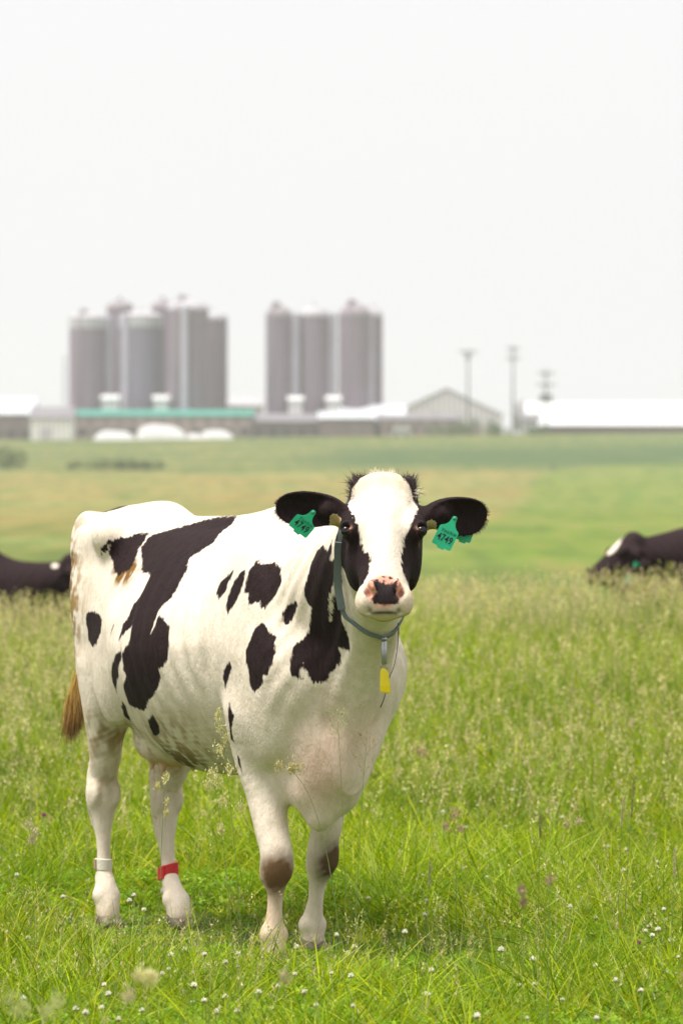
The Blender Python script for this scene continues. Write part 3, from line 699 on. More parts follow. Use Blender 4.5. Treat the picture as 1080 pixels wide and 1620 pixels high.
def ear_tag(parent, top, xdir, ydir, name='ear_tag', w_=.060, h_=.094, lettering=True, sx=1.0):
    """tag plate hanging from `top`; xdir to the right of the reader, ydir up"""
    X = Vector(xdir).normalized(); Y = Vector(ydir).normalized(); Y = (Y - X * Y.dot(X)).normalized(); Z = X.cross(Y)
    M = Matrix(((X.x * sx, Y.x, Z.x, top[0]), (X.y * sx, Y.y, Z.y, top[1]), (X.z * sx, Y.z, Z.z, top[2]), (0, 0, 0, 1)))
    a = w_ / 2
    half = [(0, .008), (.0055, .0065), (.0078, .002), (.0085, -.006), (.010, -.014), (.0135, -.022), (.020, -.029), (a - .002, -.035), (a, -.040), (a, -h_ + .010), (a - .003, -h_ + .006), (.012, -h_ + .006), (.010, -h_), (0, -h_)]
    prof = half + [(-x, y) for x, y in reversed(half[1:-1])]
    bm = bmesh.new(); th = .0016
    bend = lambda x, y: 0.0
    for zz in (th / 2, -th / 2): [bm.verts.new((x, y, zz + bend(x, y))) for x, y in prof]
    bm.verts.ensure_lookup_table(); n = len(prof)
    bm.faces.new([bm.verts[i] for i in reversed(range(n))]); bm.faces.new([bm.verts[n + i] for i in range(n)])
    for i in range(n): bm.faces.new((bm.verts[i], bm.verts[(i+1) % n], bm.verts[n + (i+1) % n], bm.verts[n + i]))
    bmesh.ops.triangulate(bm, faces=bm.faces[:2]) if False else None
    bmesh.ops.recalc_face_normals(bm, faces=bm.faces)
    me = bpy.data.meshes.new(name); bm.to_mesh(me); bm.free(); me.transform(M); me.materials.append(MT['tag_green'])
    o = bpy.data.objects.new(name, me); C.objects.link(o); o.parent = parent
    st = MB(); st.lathe([(.0001, .0055), (.0035, .005), (.0055, .003), (.006, -.001)], 14); so = st.build('tag_stud', MT['tag_stud'], o, True); so.data.transform(M)
    if lettering:
        T1 = M @ Matrix.Translation((0, -h_ * .67, .0014)); text_mesh('4749', .0285, MT['ink'], 'tag_number', o, T1 @ Matrix.Diagonal((.80, 1.15, 1, 1)), offset=.0004, space=1.12)
        T2 = M @ Matrix.Translation((.001, -h_ * .44, .0014)) @ Matrix.Rotation(R(3), 4, 'Z'); text_mesh('Yoshie', .0165, MT['ink'], 'tag_name', o, T2, shear=.25, offset=-.0001, space=1.15)
    return o

MT = {}
def common_materials():
    MT['tag_green'] = mat_simple('green_plastic', (.03, .56, .30), .42, var=.08, scale=60)
    MT['tag_stud'] = mat_simple('stud_plastic', (.03, .25, .13), .4)
    MT['ink'] = mat_simple('black_ink', (.008, .02, .02), .7, var=.3)
    MT['strap'] = mat_simple('woven_strap', (.17, .20, .215), .85, var=.25, scale=400, bump=.3)
    MT['metal'] = mat_simple('dull_steel', (.42, .42, .43), .38, .9, var=.2, scale=200)
    MT['yellow'] = mat_simple('yellow_plastic', (.90, .70, .01), .38, var=.04)
    MT['cord'] = mat_simple('black_cord', (.012, .012, .014), .7)
    MT['hoof'] = mat_simple('hoof_horn', (.13, .10, .075), .6, var=.4, scale=40, bump=.2)
    MT['red_band'] = mat_simple('red_webbing', (.62, .025, .03), .7, var=.15, scale=150, bump=.2)
    MT['white_band'] = mat_simple('white_webbing', (.72, .66, .56), .75, var=.12, scale=120, bump=.2)
    MT['tan_band'] = mat_simple('soiled_webbing', (.36, .24, .14), .8, var=.3, scale=120)
    m, nt, b = mat_new('eyeball'); b.inputs['Base Color'].default_value = (.010, .007, .008, 1); b.inputs['Roughness'].default_value = .16; b.inputs['Specular IOR Level'].default_value = .35; MT['eye'] = m
    MT['caruncle'] = mat_simple('pink_eye_corner', (.62, .25, .20), .3)
    MT['cream_hair'] = mat_simple('cream_hair', (.74, .64, .48), .7, var=.25, scale=90)
    MT['dark_hair'] = mat_simple('dark_hair', (.035, .018, .018), .6, var=.5, scale=90)
    m, nt, b = mat_new('switch_hair')
    g = nt.nodes.new('ShaderNodeAttribute'); g.attribute_name = 'tone'; nt.links.new(g.outputs['Color'], b.inputs['Base Color']); b.inputs['Roughness'].default_value = .6; MT['switch'] = m

def loop_band(name, c, rx, ry, h_, th, mat, parent, tiltx=0.0, tilty=0.0, seg=32, a0=0.0, a1=2 * math.pi):
    V = []; F = []
    for i in range(seg + 1):
        a = a0 + (a1 - a0) * i / seg; ca, sa = math.cos(a), math.sin(a)
        z = c[2] + rx * ca * tiltx + ry * sa * tilty
        for (r_, zz) in ((0, -h_/2), (th, -h_/2 * .9), (th, h_/2 * .9), (0, h_/2)): V.append((c[0] + (rx + r_) * ca, c[1] + (ry + r_) * sa, z + zz))
    for i in range(seg):
        for k in range(4): F.append((i*4+k, i*4+(k+1) % 4, (i+1)*4+(k+1) % 4, (i+1)*4+k))
    if a1 - a0 < 6.28: F += [(3, 2, 1, 0), tuple(seg*4 + k for k in range(4))]
    return mesh_obj(name, V, F, mat, parent, False)

def hoof(c, parent, rng):
    f = Field((c[0] - .08, c[1] - .08, -.01), (c[0] + .12, c[1] + .08, .10), .004)
    for s in (-1, 1):
        f.cone((c[0] - .005, c[1] + s * .021, .035), (c[0] + .045, c[1] + s * .019, .015), .027, .017, 0)
        f.cone((c[0] - .02, c[1] + s * .021, .02), (c[0] + .03, c[1] + s * .021, .015), .022, .020, .01)
    V, F = f.surface(); V[:, 2] = np.maximum(V[:, 2], .001 + c[2] * 0)
    return mesh_obj('hoof', V, F, MT['hoof'], parent)

def dress_head(P, H, cow, rng, full=True):
    o, M = np.array(P.head_o), P.head_M
    for s in (-1, 1):
        c = H(s * .1155, -.0255, -.022)
        bm = bmesh.new(); bmesh.ops.create_uvsphere(bm, u_segments=24, v_segments=16, radius=.0180); bmesh.ops.translate(bm, vec=Vector(c), verts=bm.verts)
        me = bpy.data.meshes.new('eye'); bm.to_mesh(me); bm.free(); me.materials.append(MT['eye']); [setattr(p, 'use_smooth', True) for p in me.polygons]
        e = bpy.data.objects.new('eye', me); C.objects.link(e); e.parent = cow
        if full:
            bm = bmesh.new(); bmesh.ops.create_uvsphere(bm, u_segments=12, v_segments=8, radius=.0062); bmesh.ops.scale(bm, vec=(1, 1, 1.3), verts=bm.verts); bmesh.ops.translate(bm, vec=Vector(H(s * .1020, -.0150, -.0265)), verts=bm.verts)
            me = bpy.data.meshes.new('eye_corner'); bm.to_mesh(me); bm.free(); me.materials.append(MT['caruncle']); e2 = bpy.data.objects.new('eye_corner', me); C.objects.link(e2); e2.parent = e

def hair_obj(name, roots, dirs, ln, wd, bend, mat, parent, rng, seg=3):
    v, f, ri = strands(roots, dirs, ln, wd, bend, rng, seg=seg)
    return mesh_obj(name, v, f, mat, parent, False), ri

def build_main_cow():
    rng = np.random.RandomState(7)
    P = main_pose()
    V, F, H = bake_cow(P, COW_RES)
    cow = empty('cow', (-.155, 14.2, 0), math.atan2(-.898, .44))
    tag(cow, 'large black and white cow in front, facing the viewer, with grey collar and yellow tag', 'cow')
    sd, T, S = main_coat(P, V)
    coat = coat_material('holstein_coat')
    body = mesh_obj('body', V, F, coat, cow)
    set_attr(body, 'coat', sd); set_attr(body, 'tint', T, 'FLOAT_COLOR'); set_attr(body, 'skin', S, 'FLOAT_COLOR')
    hv, hf, a, b, c = fur(V, F, sd, T, S, N_FUR, rng)
    ho = mesh_obj('short_fur', hv, hf, coat, cow, False); set_attr(ho, 'coat', a); set_attr(ho, 'tint', b, 'FLOAT_COLOR'); set_attr(ho, 'skin', c, 'FLOAT_COLOR')
    dress_head(P, H, cow, rng)
    for c in ((.158, -.148, 0), (-.168, .148, 0), (-1.262, -.131, 0), (-1.125, .084, 0)): hoof(c, cow, rng)
    M = P.head_M; U_, V_, W_ = M
    # poll tuft: cream in front, dark behind
    def tuft(name, n, us, ws, vs, dfun, ln, wd, mat, cone=False):
        u = rng.uniform(*us, n); w_ = rng.uniform(*ws, n); v = rng.uniform(*vs, n)
        roots = np.array([H(a_, c_, b_) for a_, b_, c_ in zip(u, w_, v)])
        d = np.array([dfun(a_) for a_ in u]) + rng.normal(size=(n, 3)) * .22
        if cone:
            ok = np.abs(u) < .082 - (w_ - .10) * .42; u, w_, v = u[ok], w_[ok], v[ok]; n = len(u)
            roots = np.array([H(a_, c_, b_) for a_, b_, c_ in zip(u, w_, v)]); d = np.array([dfun(a_) for a_ in u]) + rng.normal(size=(n, 3)) * .22
        grow = np.clip((w_ - ws[0]) / (ws[1] - ws[0]), .25, 1)
        return hair_obj(name, roots, d, rng.uniform(*ln, n) * grow, rng.uniform(*wd, n), np.array([0, 0, -.25]) + rng.normal(size=(n, 3)) * .15, mat, cow, rng)[0]
    tuft('poll_hair', 6500, (-.080, .080), (.085, .212), (-.055, -.010), lambda a: V_ * .35 + W_ * .9 + U_ * a * 4, (.020, .038), (.0008, .0016), MT['cream_hair'], True)
    tuft('poll_hair', 5200, (-.100, .100), (.165, .215), (-.11, -.055), lambda a: np.array([0, 0, .95]) + W_ * .25 + U_ * a * 3.0, (.040, .062), (.0010, .0018), MT['dark_hair'])
    for s in (-1, 1):
        tuft('poll_hair', 2600, (s * .072 - .022, s * .072 + .022), (.150, .205), (-.075, -.020), lambda a: U_ * s * .25 + W_ * .6 + np.array([0, 0, .4]), (.008, .018), (.0010, .0018), MT['dark_hair'])
        tuft('poll_hair', 120, (s * .095 - .014, s * .095 + .014), (.12, .17), (-.07, -.03), lambda a: U_ * s + W_ * .5 + V_ * .2, (.020, .040), (.0010, .0016), MT['dark_hair'])
    tuft('poll_hair', 60, (.088, .108), (.125, .155), (-.055, -.03), lambda a: U_ * .9 + W_ * .7, (.030, .048), (.0009, .0014), MT['cream_hair'])
    # hair inside and along the rim of the ears
    for (s, c, ax, upv, nrm, ln, ht) in P.ears_frame:
        n = 2200; t = rng.uniform(-1, 1, n); side = rng.choice([-1, 1], n)
        hw = ht * np.sqrt(np.maximum(1 - np.abs(t) ** 2.2, 0)) * (1 + .10 * t); k = rng.uniform(.55, 1.0, n)
        bb = side * hw * k; nn = .030 * (bb / ht) ** 2 - .022 + .018 * t * t
        roots = c + np.outer(t * ln, ax) + np.outer(bb, upv) + np.outer(nn + .004, nrm)
        d = np.outer(side * .5, upv) + ax * .75 + nrm * .35 + rng.normal(size=(n, 3)) * .25
        hair_obj('ear_hair', roots, d, rng.uniform(.006, .015, n), rng.uniform(.0008, .0015, n), np.tile([0, 0, -.2], (n, 1)), MT['dark_hair'], cow, rng, 2)
    # tail switch
    n = 2600; top = np.array([-1.612, -.075, .90]); t0 = rng.uniform(0, 1, n) ** 1.3
    roots = top + np.outer(t0, np.array([-.025, -.035, -.12])) + rng.normal(size=(n, 3)) * np.array([.012, .012, .01])
    d = np.array([-.10, -.17, -1.0]) + rng.normal(size=(n, 3)) * .08
    o, ri = hair_obj('tail_switch', roots, d, rng.uniform(.10, .17, n), rng.uniform(.0014, .0028, n), np.array([.05, .10, 0]) + rng.normal(size=(n, 3)) * .08, MT['switch'], cow, rng, 4)
    z = np.empty(len(o.data.vertices) * 3, np.float32); o.data.vertices.foreach_get('co', z); z = z.reshape(-1, 3)[:, 2]
    g = np.clip((.90 - z) / .24, 0, 1)[:, None]; rv = rng.uniform(.6, 1.35, n)[ri][:, None]
    set_attr(o, 'tone', ((1 - g) * np.array([.62, .38, .085]) + g * np.array([.24, .11, .028])) * rv, 'FLOAT_COLOR')
    # ear tags
    Xc = np.array([.44, .898, 0.]); Zc = np.array([0, 0, 1.]); Dc = np.array([.898, -.44, 0.])         # the plane the tags hang in
    c28, s28 = math.cos(R(26)), math.sin(R(26))
    ear_tag(cow, TAG_L, Xc * c28 - Zc * s28, Xc * s28 + Zc * c28 + Dc * .12, w_=.064, h_=.104)
    c36, s36 = math.cos(R(38)), math.sin(R(38))
    y2 = Xc * s36 + Zc * c36; x2 = Xc * c36 - Zc * s36
    ear_tag(cow, TAG_R, x2 * .98 - Dc * .15, y2 * .96 + Dc * .25, w_=.070, h_=.086)
    bt = ear_tag(cow, TAG_BACK, -Xc * .9 + Zc * .3, Zc * .55 + Xc * .8, w_=.050, h_=.085, lettering=False)
    tag(bt, 'plain green backing tag behind the ear')
    build_collar(cow)
    # leg bands
    b = loop_band('leg_band', (-1.3045, -.131, .222), .0275, .0275, .042, .0035, MT['white_band'], cow, tilty=-.08)
    tag(b, 'white band on the hind leg')
    loop_band('band_fastener', (-1.3045, -.131, .222), .031, .031, .036, .004, MT['tan_band'], b, tilty=-.08, a0=R(-150), a1=R(-75), seg=12)
    b = loop_band('leg_band', (-1.218, .084, .196), .0315, .0315, .046, .004, MT['red_band'], cow, tiltx=.28, tilty=.20)
    tag(b, 'red band on the hind leg')
    loop_band('band_fastener', (-1.218, .084, .196), .0355, .0355, .048, .004, MT['red_band'], b, tiltx=.28, tilty=.20, a0=R(-110), a1=R(-50), seg=12)
    return cow

def collar_path(keys, n):
    q = resample([tuple(k) + (0,) for k in keys], n)[:, :3]
    return q

def build_collar(cow):
    # strap: down the right side of the neck, meeting at a ring below the throat and back up the left side
    ring = np.array(RING)
    right = collar_path(COLLAR_RIGHT, 6); left = collar_path(COLLAR_LEFT, 6)
    ctr = np.array([.74, -.09, 1.30])
    out = lambda q: [tuple((p - ctr) * np.array([.3, 1, .2]) + np.array([.15, 0, -.1])) for p in q]
    n = len(right); wd = np.full(n, .015)
    V1, F1 = ribbon(right, out(right), list(wd), .003); V2, F2 = ribbon(left, out(left), .015, .003)
    mb = MB(); mb.add(V1, F1); mb.add(V2, F2)
    col = mb.build('collar', MT['strap'], cow, False); tag(col, 'grey woven collar strap')
    pr = collar_path(COLLAR_PAD, 5); V3, F3 = ribbon(pr, out(pr), .024, .006)
    mb = MB(); mb.add(V3, F3); mb.build('collar_pad', MT['strap'], col, False)
    mb = MB(); mb.tube([ring + np.array([0, 0, .006]), ring + np.array([0, 0, -.004])], [.010, .010], 12)
    z1 = ring[2] - .004; z2 = ring[2] - .080
    mb.tube([(ring[0], ring[1], z1), (ring[0], ring[1], z1 - .004), (ring[0], ring[1], z2 + .004), (ring[0], ring[1], z2)], [.006, .0088, .0088, .006], 14)
    mb.build('collar_weight', MT['metal'], col, True)
    mb = MB(); c = np.array([ring[0], ring[1], z2 - .008]); Xc = np.array([.44, .898, 0])
    mb.tube([tuple(c + Xc * .010 * math.cos(a) + np.array([0, 0, .010 * math.sin(a)])) for a in np.linspace(0, 2 * math.pi, 17)], .0016, 6, False)
    mb.build('split_ring', MT['metal'], col, True)
    # yellow number tag: folded plastic, wider below
    bm = bmesh.new(); D = np.array([.898, -.44, 0]); b0 = c + np.array([0, 0, -.002]); rows = []
    prof = [(.0, .004, .007), (-.006, .011, .009), (-.016, .0135, .0095), (-.055, .0160, .009), (-.074, .0165, .007), (-.077, .0150, .005)]
    tl = .06
    for (dz, hw, ht) in prof:
        rows.append([bm.verts.new(tuple(b0 + Xc * (sx * hw - dz * tl) + D * (sd_ * ht) + np.array([0, 0, dz + (-.004 if sx > 0 else 0)]))) for sx, sd_ in ((-1, -1), (1, -1), (1, 1), (-1, 1))])
    for a_, b_ in zip(rows[:-1], rows[1:]):
        for k in range(4): bm.faces.new((a_[k], a_[(k+1) % 4], b_[(k+1) % 4], b_[k]))
    bm.faces.new(rows[0][::-1]); bm.faces.new(rows[-1]); bmesh.ops.recalc_face_normals(bm, faces=bm.faces); bmesh.ops.bevel(bm, geom=bm.edges[:], offset=.0015, segments=2, affect='EDGES')
    me = bpy.data.meshes.new('number_tag'); bm.to_mesh(me); bm.free(); me.materials.append(MT['yellow']); y = bpy.data.objects.new('number_tag', me); C.objects.link(y); y.parent = col
    tag(y, 'yellow plastic tag hanging from the collar')
    q = collar_path(CORD, 6); mb = MB(); V4, F4 = ribbon(q, [(.6, .7, .1)] * len(q), list(np.linspace(.012, .006, len(q))), .002); mb.add(V4, F4)
    mb.build('neck_cord', MT['cord'], cow)

# ------------------------------------------------------------------ terrain
TY = np.array([-30, 8, 16, 20, 24, 27, 29.5, 31.5, 33.2, 37, 42, 60, 100, 150, 400, 600, 760, 830, 865, 900, 960, 1700, 4000.])
TZ = np.array([0, 0, 0, .04, .16, .30, .37, .12, -.12, -.42, -.6, -1.0, -.95, -.25, 1.55, 6.3, 11.2, 14.2, 15.6, 16.3, 16.7, 17, 18.])
_ty = np.concatenate([np.linspace(-30, 60, 901), np.geomspace(60.2, 7000, 900)])
_tz = np.interp(_ty, TY, TZ)
def _smooth():
    z = _tz.copy()
    for _ in range(120): z[1:-1] = z[1:-1] * .5 + (z[:-2] + z[2:]) * .25
    return z
_tz = _smooth()
def terrain(x, y):
    x = np.asarray(x, float); y = np.asarray(y, float)
    z = np.interp(y, _ty, _tz)
    far = np.clip((y - 120) / 300, 0, 1)
    z = z + np.clip((y - 500) / 350, 0, 1) * np.clip(x, -90, 120) * .011
    z = z + np.clip(x, -6, 6) * .042 * np.clip((y - 20) / 7, 0, 1) * np.clip((36 - y) / 4, 0, 1)
    z = z + far * .3 * np.sin(x * .021 + y * .006) * np.clip((880 - y) / 200, 0, 1)
    return z + .015 * np.sin(x * 1.9 + y * .7) * np.clip((y - 16) / 6, 0, 1) * np.clip((60 - y) / 10, 0, 1) 

def ground_material():
    m, nt, b = mat_new('meadow_ground'); N = nt.nodes.new; Lk = nt.links.new
    tc = N('ShaderNodeTexCoord')
    def noise(vec, det=4, scale=1.0):
        mp = N('ShaderNodeMapping'); mp.inputs['Scale'].default_value = vec; n = N('ShaderNodeTexNoise')
        n.inputs['Scale'].default_value = scale; n.inputs['Detail'].default_value = det; n.inputs['Roughness'].default_value = .6
        Lk(tc.outputs['Object'], mp.inputs['Vector']); Lk(mp.outputs[0], n.inputs['Vector']); return n.outputs[0]
    def M_(op, a, b_=None, clamp=False):
        n = N('ShaderNodeMath'); n.operation = op; n.use_clamp = clamp
        for i, q in enumerate((a, b_)):
            if q is None: continue
            if isinstance(q, (int, float)): n.inputs[i].default_value = q
            else: Lk(q, n.inputs[i])
        return n.outputs[0]
    def rng_(v, a, b_):
        n = N('ShaderNodeMapRange'); n.inputs[1].default_value = a; n.inputs[2].default_value = b_; n.interpolation_type = 'SMOOTHSTEP'; Lk(v, n.inputs[0]); return n.outputs[0]
    def mix(f, a, b_):
        n = N('ShaderNodeMix'); n.data_type = 'RGBA'
        for i, q in ((0, f), (6, a), (7, b_)):
            if isinstance(q, (int, float)): n.inputs[i].default_value = q
            elif isinstance(q, tuple): n.inputs[i].default_value = q + (1,)
            else: Lk(q, n.inputs[i])
        return n.outputs[2]
    sp = N('ShaderNodeSeparateXYZ'); Lk(tc.outputs['Object'], sp.inputs[0]); X, Y = sp.outputs['X'], sp.outputs['Y']
    green = mix(noise((.12, .03, 1), 5), (.070, .112, .020), (.135, .155, .036))
    tan = mix(M_('MAXIMUM', rng_(noise((.10, .025, 1), 5), .46, .66), M_("SUBTRACT", 1.0, rng_(Y, 170, 290))), (.270, .185, .056), (.135, .158, .030))
    lush = (.120, .190, .016)
    # hay-coloured middle field with a greener mown part on the right
    wob = M_('MULTIPLY', M_('SUBTRACT', noise((.03, .01, 1), 3), .5), 45.0)
    yy = M_('ADD', Y, wob)
    midf = M_('MULTIPLY', rng_(yy, 100, 160), M_('SUBTRACT', 1.0, rng_(M_('SUBTRACT', yy, M_('MULTIPLY', M_('MAXIMUM', M_('SUBTRACT', X, 26.0), 0.0), 3.4)), 585, 610)))
    right = rng_(M_('ADD', M_('SUBTRACT', X, M_('MULTIPLY', Y, .0545)), M_('MULTIPLY', noise((.3, .03, 1), 3), 2.0)), -5.2, -2.8)
    col = mix(midf, green, tan)
    patchy = rng_(noise((.05, .022, 1), 4), .45, .60)
    col = mix(M_('MULTIPLY', M_('MULTIPLY', midf, patchy), .55), col, (.20, .26, .075))
    col = mix(M_('MULTIPLY', M_('MULTIPLY', midf, right), .85), col, lush)
    # long darker strips of rough grass on the slope
    strip = rng_(noise((.035, .016, 1), 5), .47, .60)
    upper = rng_(yy, 560, 640)
    col = mix(M_('MULTIPLY', M_('MULTIPLY', strip, upper), .9), col, (.060, .105, .030))
    col = mix(M_('MULTIPLY', M_('MULTIPLY', rng_(noise((.03, .018, 1), 4), .50, .64), upper), .8), col, (.24, .21, .07))
    tex = noise((.55, .055, 1), 8)
    col = mix(M_('MULTIPLY', rng_(tex, .48, .64), .60), col, (.23, .19, .06))
    col = mix(M_('MULTIPLY', M_('SUBTRACT', 1.0, rng_(tex, .38, .52)), .55), col, (.065, .098, .020))
    band = M_('MULTIPLY', M_('MULTIPLY', rng_(yy, 625, 665), M_('SUBTRACT', 1.0, rng_(yy, 745, 800))), rng_(X, -14, 6))
    col = mix(M_('MULTIPLY', M_('MULTIPLY', band, rng_(noise((.09, .02, 1), 5), .20, .50)), .95), col, (.042, .085, .022))
    fine = noise((.5, .10, 1), 6)
    col = mix(M_('MULTIPLY', rng_(fine, .35, .75), .45), col, (.09, .125, .03))
    near = M_('SUBTRACT', 1.0, rng_(Y, 40, 60))
    soil = mix(noise((9, 9, 1), 5), (.045, .065, .014), (.080, .115, .024))
    col = mix(near, col, soil)
    Lk(col, b.inputs['Base Color']); b.inputs['Roughness'].default_value = .95; b.inputs['Specular IOR Level'].default_value = .1
    bp = N('ShaderNodeBump'); bp.inputs['Strength'].default_value = .5; bp.inputs['Distance'].default_value = .3; Lk(fine, bp.inputs['Height']); Lk(bp.outputs[0], b.inputs['Normal'])
    return m

def build_ground():
    ys = np.concatenate([np.linspace(-30, 60, 300), np.geomspace(60.6, 1600, 160)]); xs = np.concatenate([-np.geomspace(500, 6, 40), np.linspace(-5.5, 5.5, 45), np.geomspace(6, 500, 40)])
    X, Y = np.meshgrid(xs, ys); Z = terrain(X, Y); n, k = X.shape
    V = np.stack([X.ravel(), Y.ravel(), Z.ravel()], 1); i = np.arange(n * k).reshape(n, k)
    F = np.stack([i[:-1, :-1].ravel(), i[:-1, 1:].ravel(), i[1:, 1:].ravel(), i[1:, :-1].ravel()], 1)
    g = mesh_obj('ground', V, F, ground_material()); tag(g, kind='structure'); return g

# ------------------------------------------------------------------ grass
def leaf_material(name, trans=.34, rough=.42):
    m = bpy.data.materials.new(name); m.use_nodes = True; nt = m.node_tree; nt.nodes.clear(); N = nt.nodes.new; Lk = nt.links.new
    a = N('ShaderNodeAttribute'); a.attribute_name = 'tone'
    p = N('ShaderNodeBsdfPrincipled'); p.inputs['Roughness'].default_value = rough; p.inputs['Specular IOR Level'].default_value = .14
    t = N('ShaderNodeBsdfTranslucent'); mx = N('ShaderNodeMixShader'); mx.inputs[0].default_value = trans; o = N('ShaderNodeOutputMaterial')
    hs = N('ShaderNodeHueSaturation'); hs.inputs['Saturation'].default_value = 1.15; hs.inputs['Value'].default_value = 1.25; Lk(a.outputs['Color'], hs.inputs['Color'])
    Lk(a.outputs['Color'], p.inputs['Base Color']); Lk(hs.outputs[0], t.inputs['Color']); Lk(p.outputs[0], mx.inputs[1]); Lk(t.outputs[0], mx.inputs[2]); Lk(mx.outputs[0], o.inputs['Surface'])
    return m

def half_width(y): return .088 * y + 1.05          # visible half width of the meadow at distance y, with a margin

def scatter(n, y0, y1, rng, pw=1.0):
    """positions spread evenly over the visible trapezoid"""
    y = np.empty(0)
    while len(y) < n:
        t = rng.uniform(y0, y1, n * 3); t = t[rng.uniform(0, 1, n * 3) < half_width(t) / half_width(y1)]; y = np.concatenate([y, t])
    y = y[:n]; x = rng.uniform(-1, 1, n) * half_width(y)
    return x, y

def pnoise(x, y, s, seed):
    rs = np.random.RandomState(seed); o = np.zeros_like(x)
    for i in range(9):
        a = rs.uniform(0, 6.28); k = s * rs.uniform(.5, 2.3); o += np.sin((x * math.cos(a) + y * math.sin(a)) * k + rs.uniform(0, 6.28))
    return np.clip(.5 + o * .12, 0, 1)

def blades(n, y0, y1, rng, ln, wd, lean, seg, cols, seed, hmap=None):
    x, y = scatter(n, y0, y1, rng)
    c = pnoise(x, y, 3.0, seed); c2 = pnoise(x, y, .9, seed + 1)
    keep = rng.uniform(0, 1, n) < (.45 + .75 * c); x, y, c, c2 = x[keep], y[keep], c[keep], c2[keep]; n = len(x)
    z = terrain(x, y); L_ = rng.uniform(*ln, n) * (.45 + 1.05 * c ** 1.2)
    if hmap is not None: L_ *= hmap(x, y)
    a = rng.uniform(0, 2 * math.pi, n); le = np.abs(rng.normal(0, lean, n)) + .05
    d = np.stack([np.cos(a) * le, np.sin(a) * le, np.ones(n)], 1)
    bend = np.stack([np.cos(a), np.sin(a), -np.full(n, .35)], 1) * rng.uniform(.05, .75, n)[:, None]
    v, f, ri = strands(np.stack([x, y, z - .01], 1), d, L_, rng.uniform(*wd, n), bend, rng, seg=seg)
    cols = np.array(cols); pick = rng.choice(len(cols), n, p=None); k = c2[:, None]
    col = cols[pick] * rng.uniform(.60, 1.45, (n, 1)); col = col * (.80 + .45 * k)
    return v, f, col[ri]

def tufts(nt_, per, y0, y1, rng, ln, wd, seg, cols, hmap):
    """grass growing in bunches, arching outwards"""
    tx, ty = scatter(nt_, y0, y1, rng); size = rng.uniform(.5, 1.35, nt_) ** 1.3; tone = np.array(cols)[rng.choice(len(cols), nt_)] * rng.uniform(.7, 1.3, (nt_, 1))
    i = np.repeat(np.arange(nt_), per); n = len(i); a = rng.uniform(0, 6.283, n); r_ = np.abs(rng.normal(0, .012, n)) * size[i]
    x = tx[i] + np.cos(a) * r_; y = ty[i] + np.sin(a) * r_; L_ = rng.uniform(*ln, n) * size[i] * hmap(x, y)
    le = rng.uniform(.05, .75, n); a2 = a + rng.normal(0, .4, n)
    d = np.stack([np.cos(a2) * le, np.sin(a2) * le, np.ones(n)], 1); bd = rng.uniform(.1, .8, n)[:, None] * np.stack([np.cos(a2), np.sin(a2), -np.full(n, .55)], 1)
    v, f, ri = strands(np.stack([x, y, terrain(x, y) - .01], 1), d, L_, rng.uniform(*wd, n), bd, rng, seg=seg)
    col = tone[i] * rng.uniform(.75, 1.3, (n, 1)); return v, f, col[ri]

def join(parts):
    V = []; F = []; Cc = []; o = 0
    for v, f, c in parts: V.append(v); F.append(f + o); Cc.append(c); o += len(v)
    return np.concatenate(V), np.concatenate(F), np.concatenate(Cc)

GREENS = [(.182, .282, .004), (.262, .362, .005), (.105, .188, .004), (.360, .425, .008), (.208, .308, .005), (.44, .45, .035), (.118, .208, .007)]
STRAW = [(0.594, 0.522, 0.225), (0.504, 0.495, 0.18), (0.666, 0.585, 0.324), (0.432, 0.459, 0.135), (0.612, 0.477, 0.297)]

def seed_heads(n, y0, y1, rng, hh, size, stem_w, cols, seed, hmap=None, grains=16, dens=None):
    x, y = scatter(n, y0, y1, rng)
    c = pnoise(x, y, 1.2, seed); keep = rng.uniform(0, 1, n) < (.35 + .8 * c)
    if dens is not None: keep &= rng.uniform(0, 1, n) < dens(x, y)
    x, y = x[keep], y[keep]; n = len(x); z = terrain(x, y)
    H_ = rng.uniform(*hh, n)
    if hmap is not None: H_ *= hmap(x, y)
    a = rng.uniform(0, 6.28, n); le = rng.uniform(.02, .22, n)
    d = np.stack([np.cos(a) * le, np.sin(a) * le, np.ones(n)], 1); bend = np.stack([np.cos(a), np.sin(a), -np.full(n, .2)], 1) * rng.uniform(.02, .22, n)[:, None]
    v, f, ri = strands(np.stack([x, y, z], 1), d, H_, stem_w, bend, rng, seg=3); cols = np.array(cols)
    col = cols[rng.choice(len(cols), n)] * rng.uniform(.8, 1.25, (n, 1))
    stem = (col * .5 + np.array([.16, .23, .06]) * .5)
    out = [(v, f, stem[ri])]
    # grains clustered over the top of each stem
    dn = d / np.linalg.norm(d, axis=1)[:, None]; S = rng.uniform(*size, n)
    ii = np.repeat(np.arange(n), grains); t = 1 - rng.uniform(0, 1, len(ii)) * S[ii] / H_[ii]
    p = np.stack([x, y, z], 1)[ii] + dn[ii] * (H_[ii] * t)[:, None] + bend[ii] * (H_[ii] * t * t)[:, None]
    k = (1 - t) * H_[ii] / S[ii]; fat = np.sin(np.clip(k, .05, 1) * math.pi) ** .7
    typ = (rng.uniform(0, 1, n) < .5)[ii]
    spread = np.where(typ, S[ii] * .16, S[ii] * .05) * fat
    p += rng.normal(size=(len(ii), 3)) * spread[:, None] * np.array([1, 1, .5])
    gd = dn[ii] + rng.normal(size=(len(ii), 3)) * .5
    gl = rng.uniform(.10, .20, len(ii)) * S[ii]
    v2, f2, r2 = strands(p, gd, gl, gl * rng.uniform(.28, .45, len(ii)), rng.normal(size=(len(ii), 3)) * .1, rng, seg=2)
    gc = col[ii] * rng.uniform(.8, 1.25, (len(ii), 1))
    out.append((v2, f2, gc[r2]))
    return out

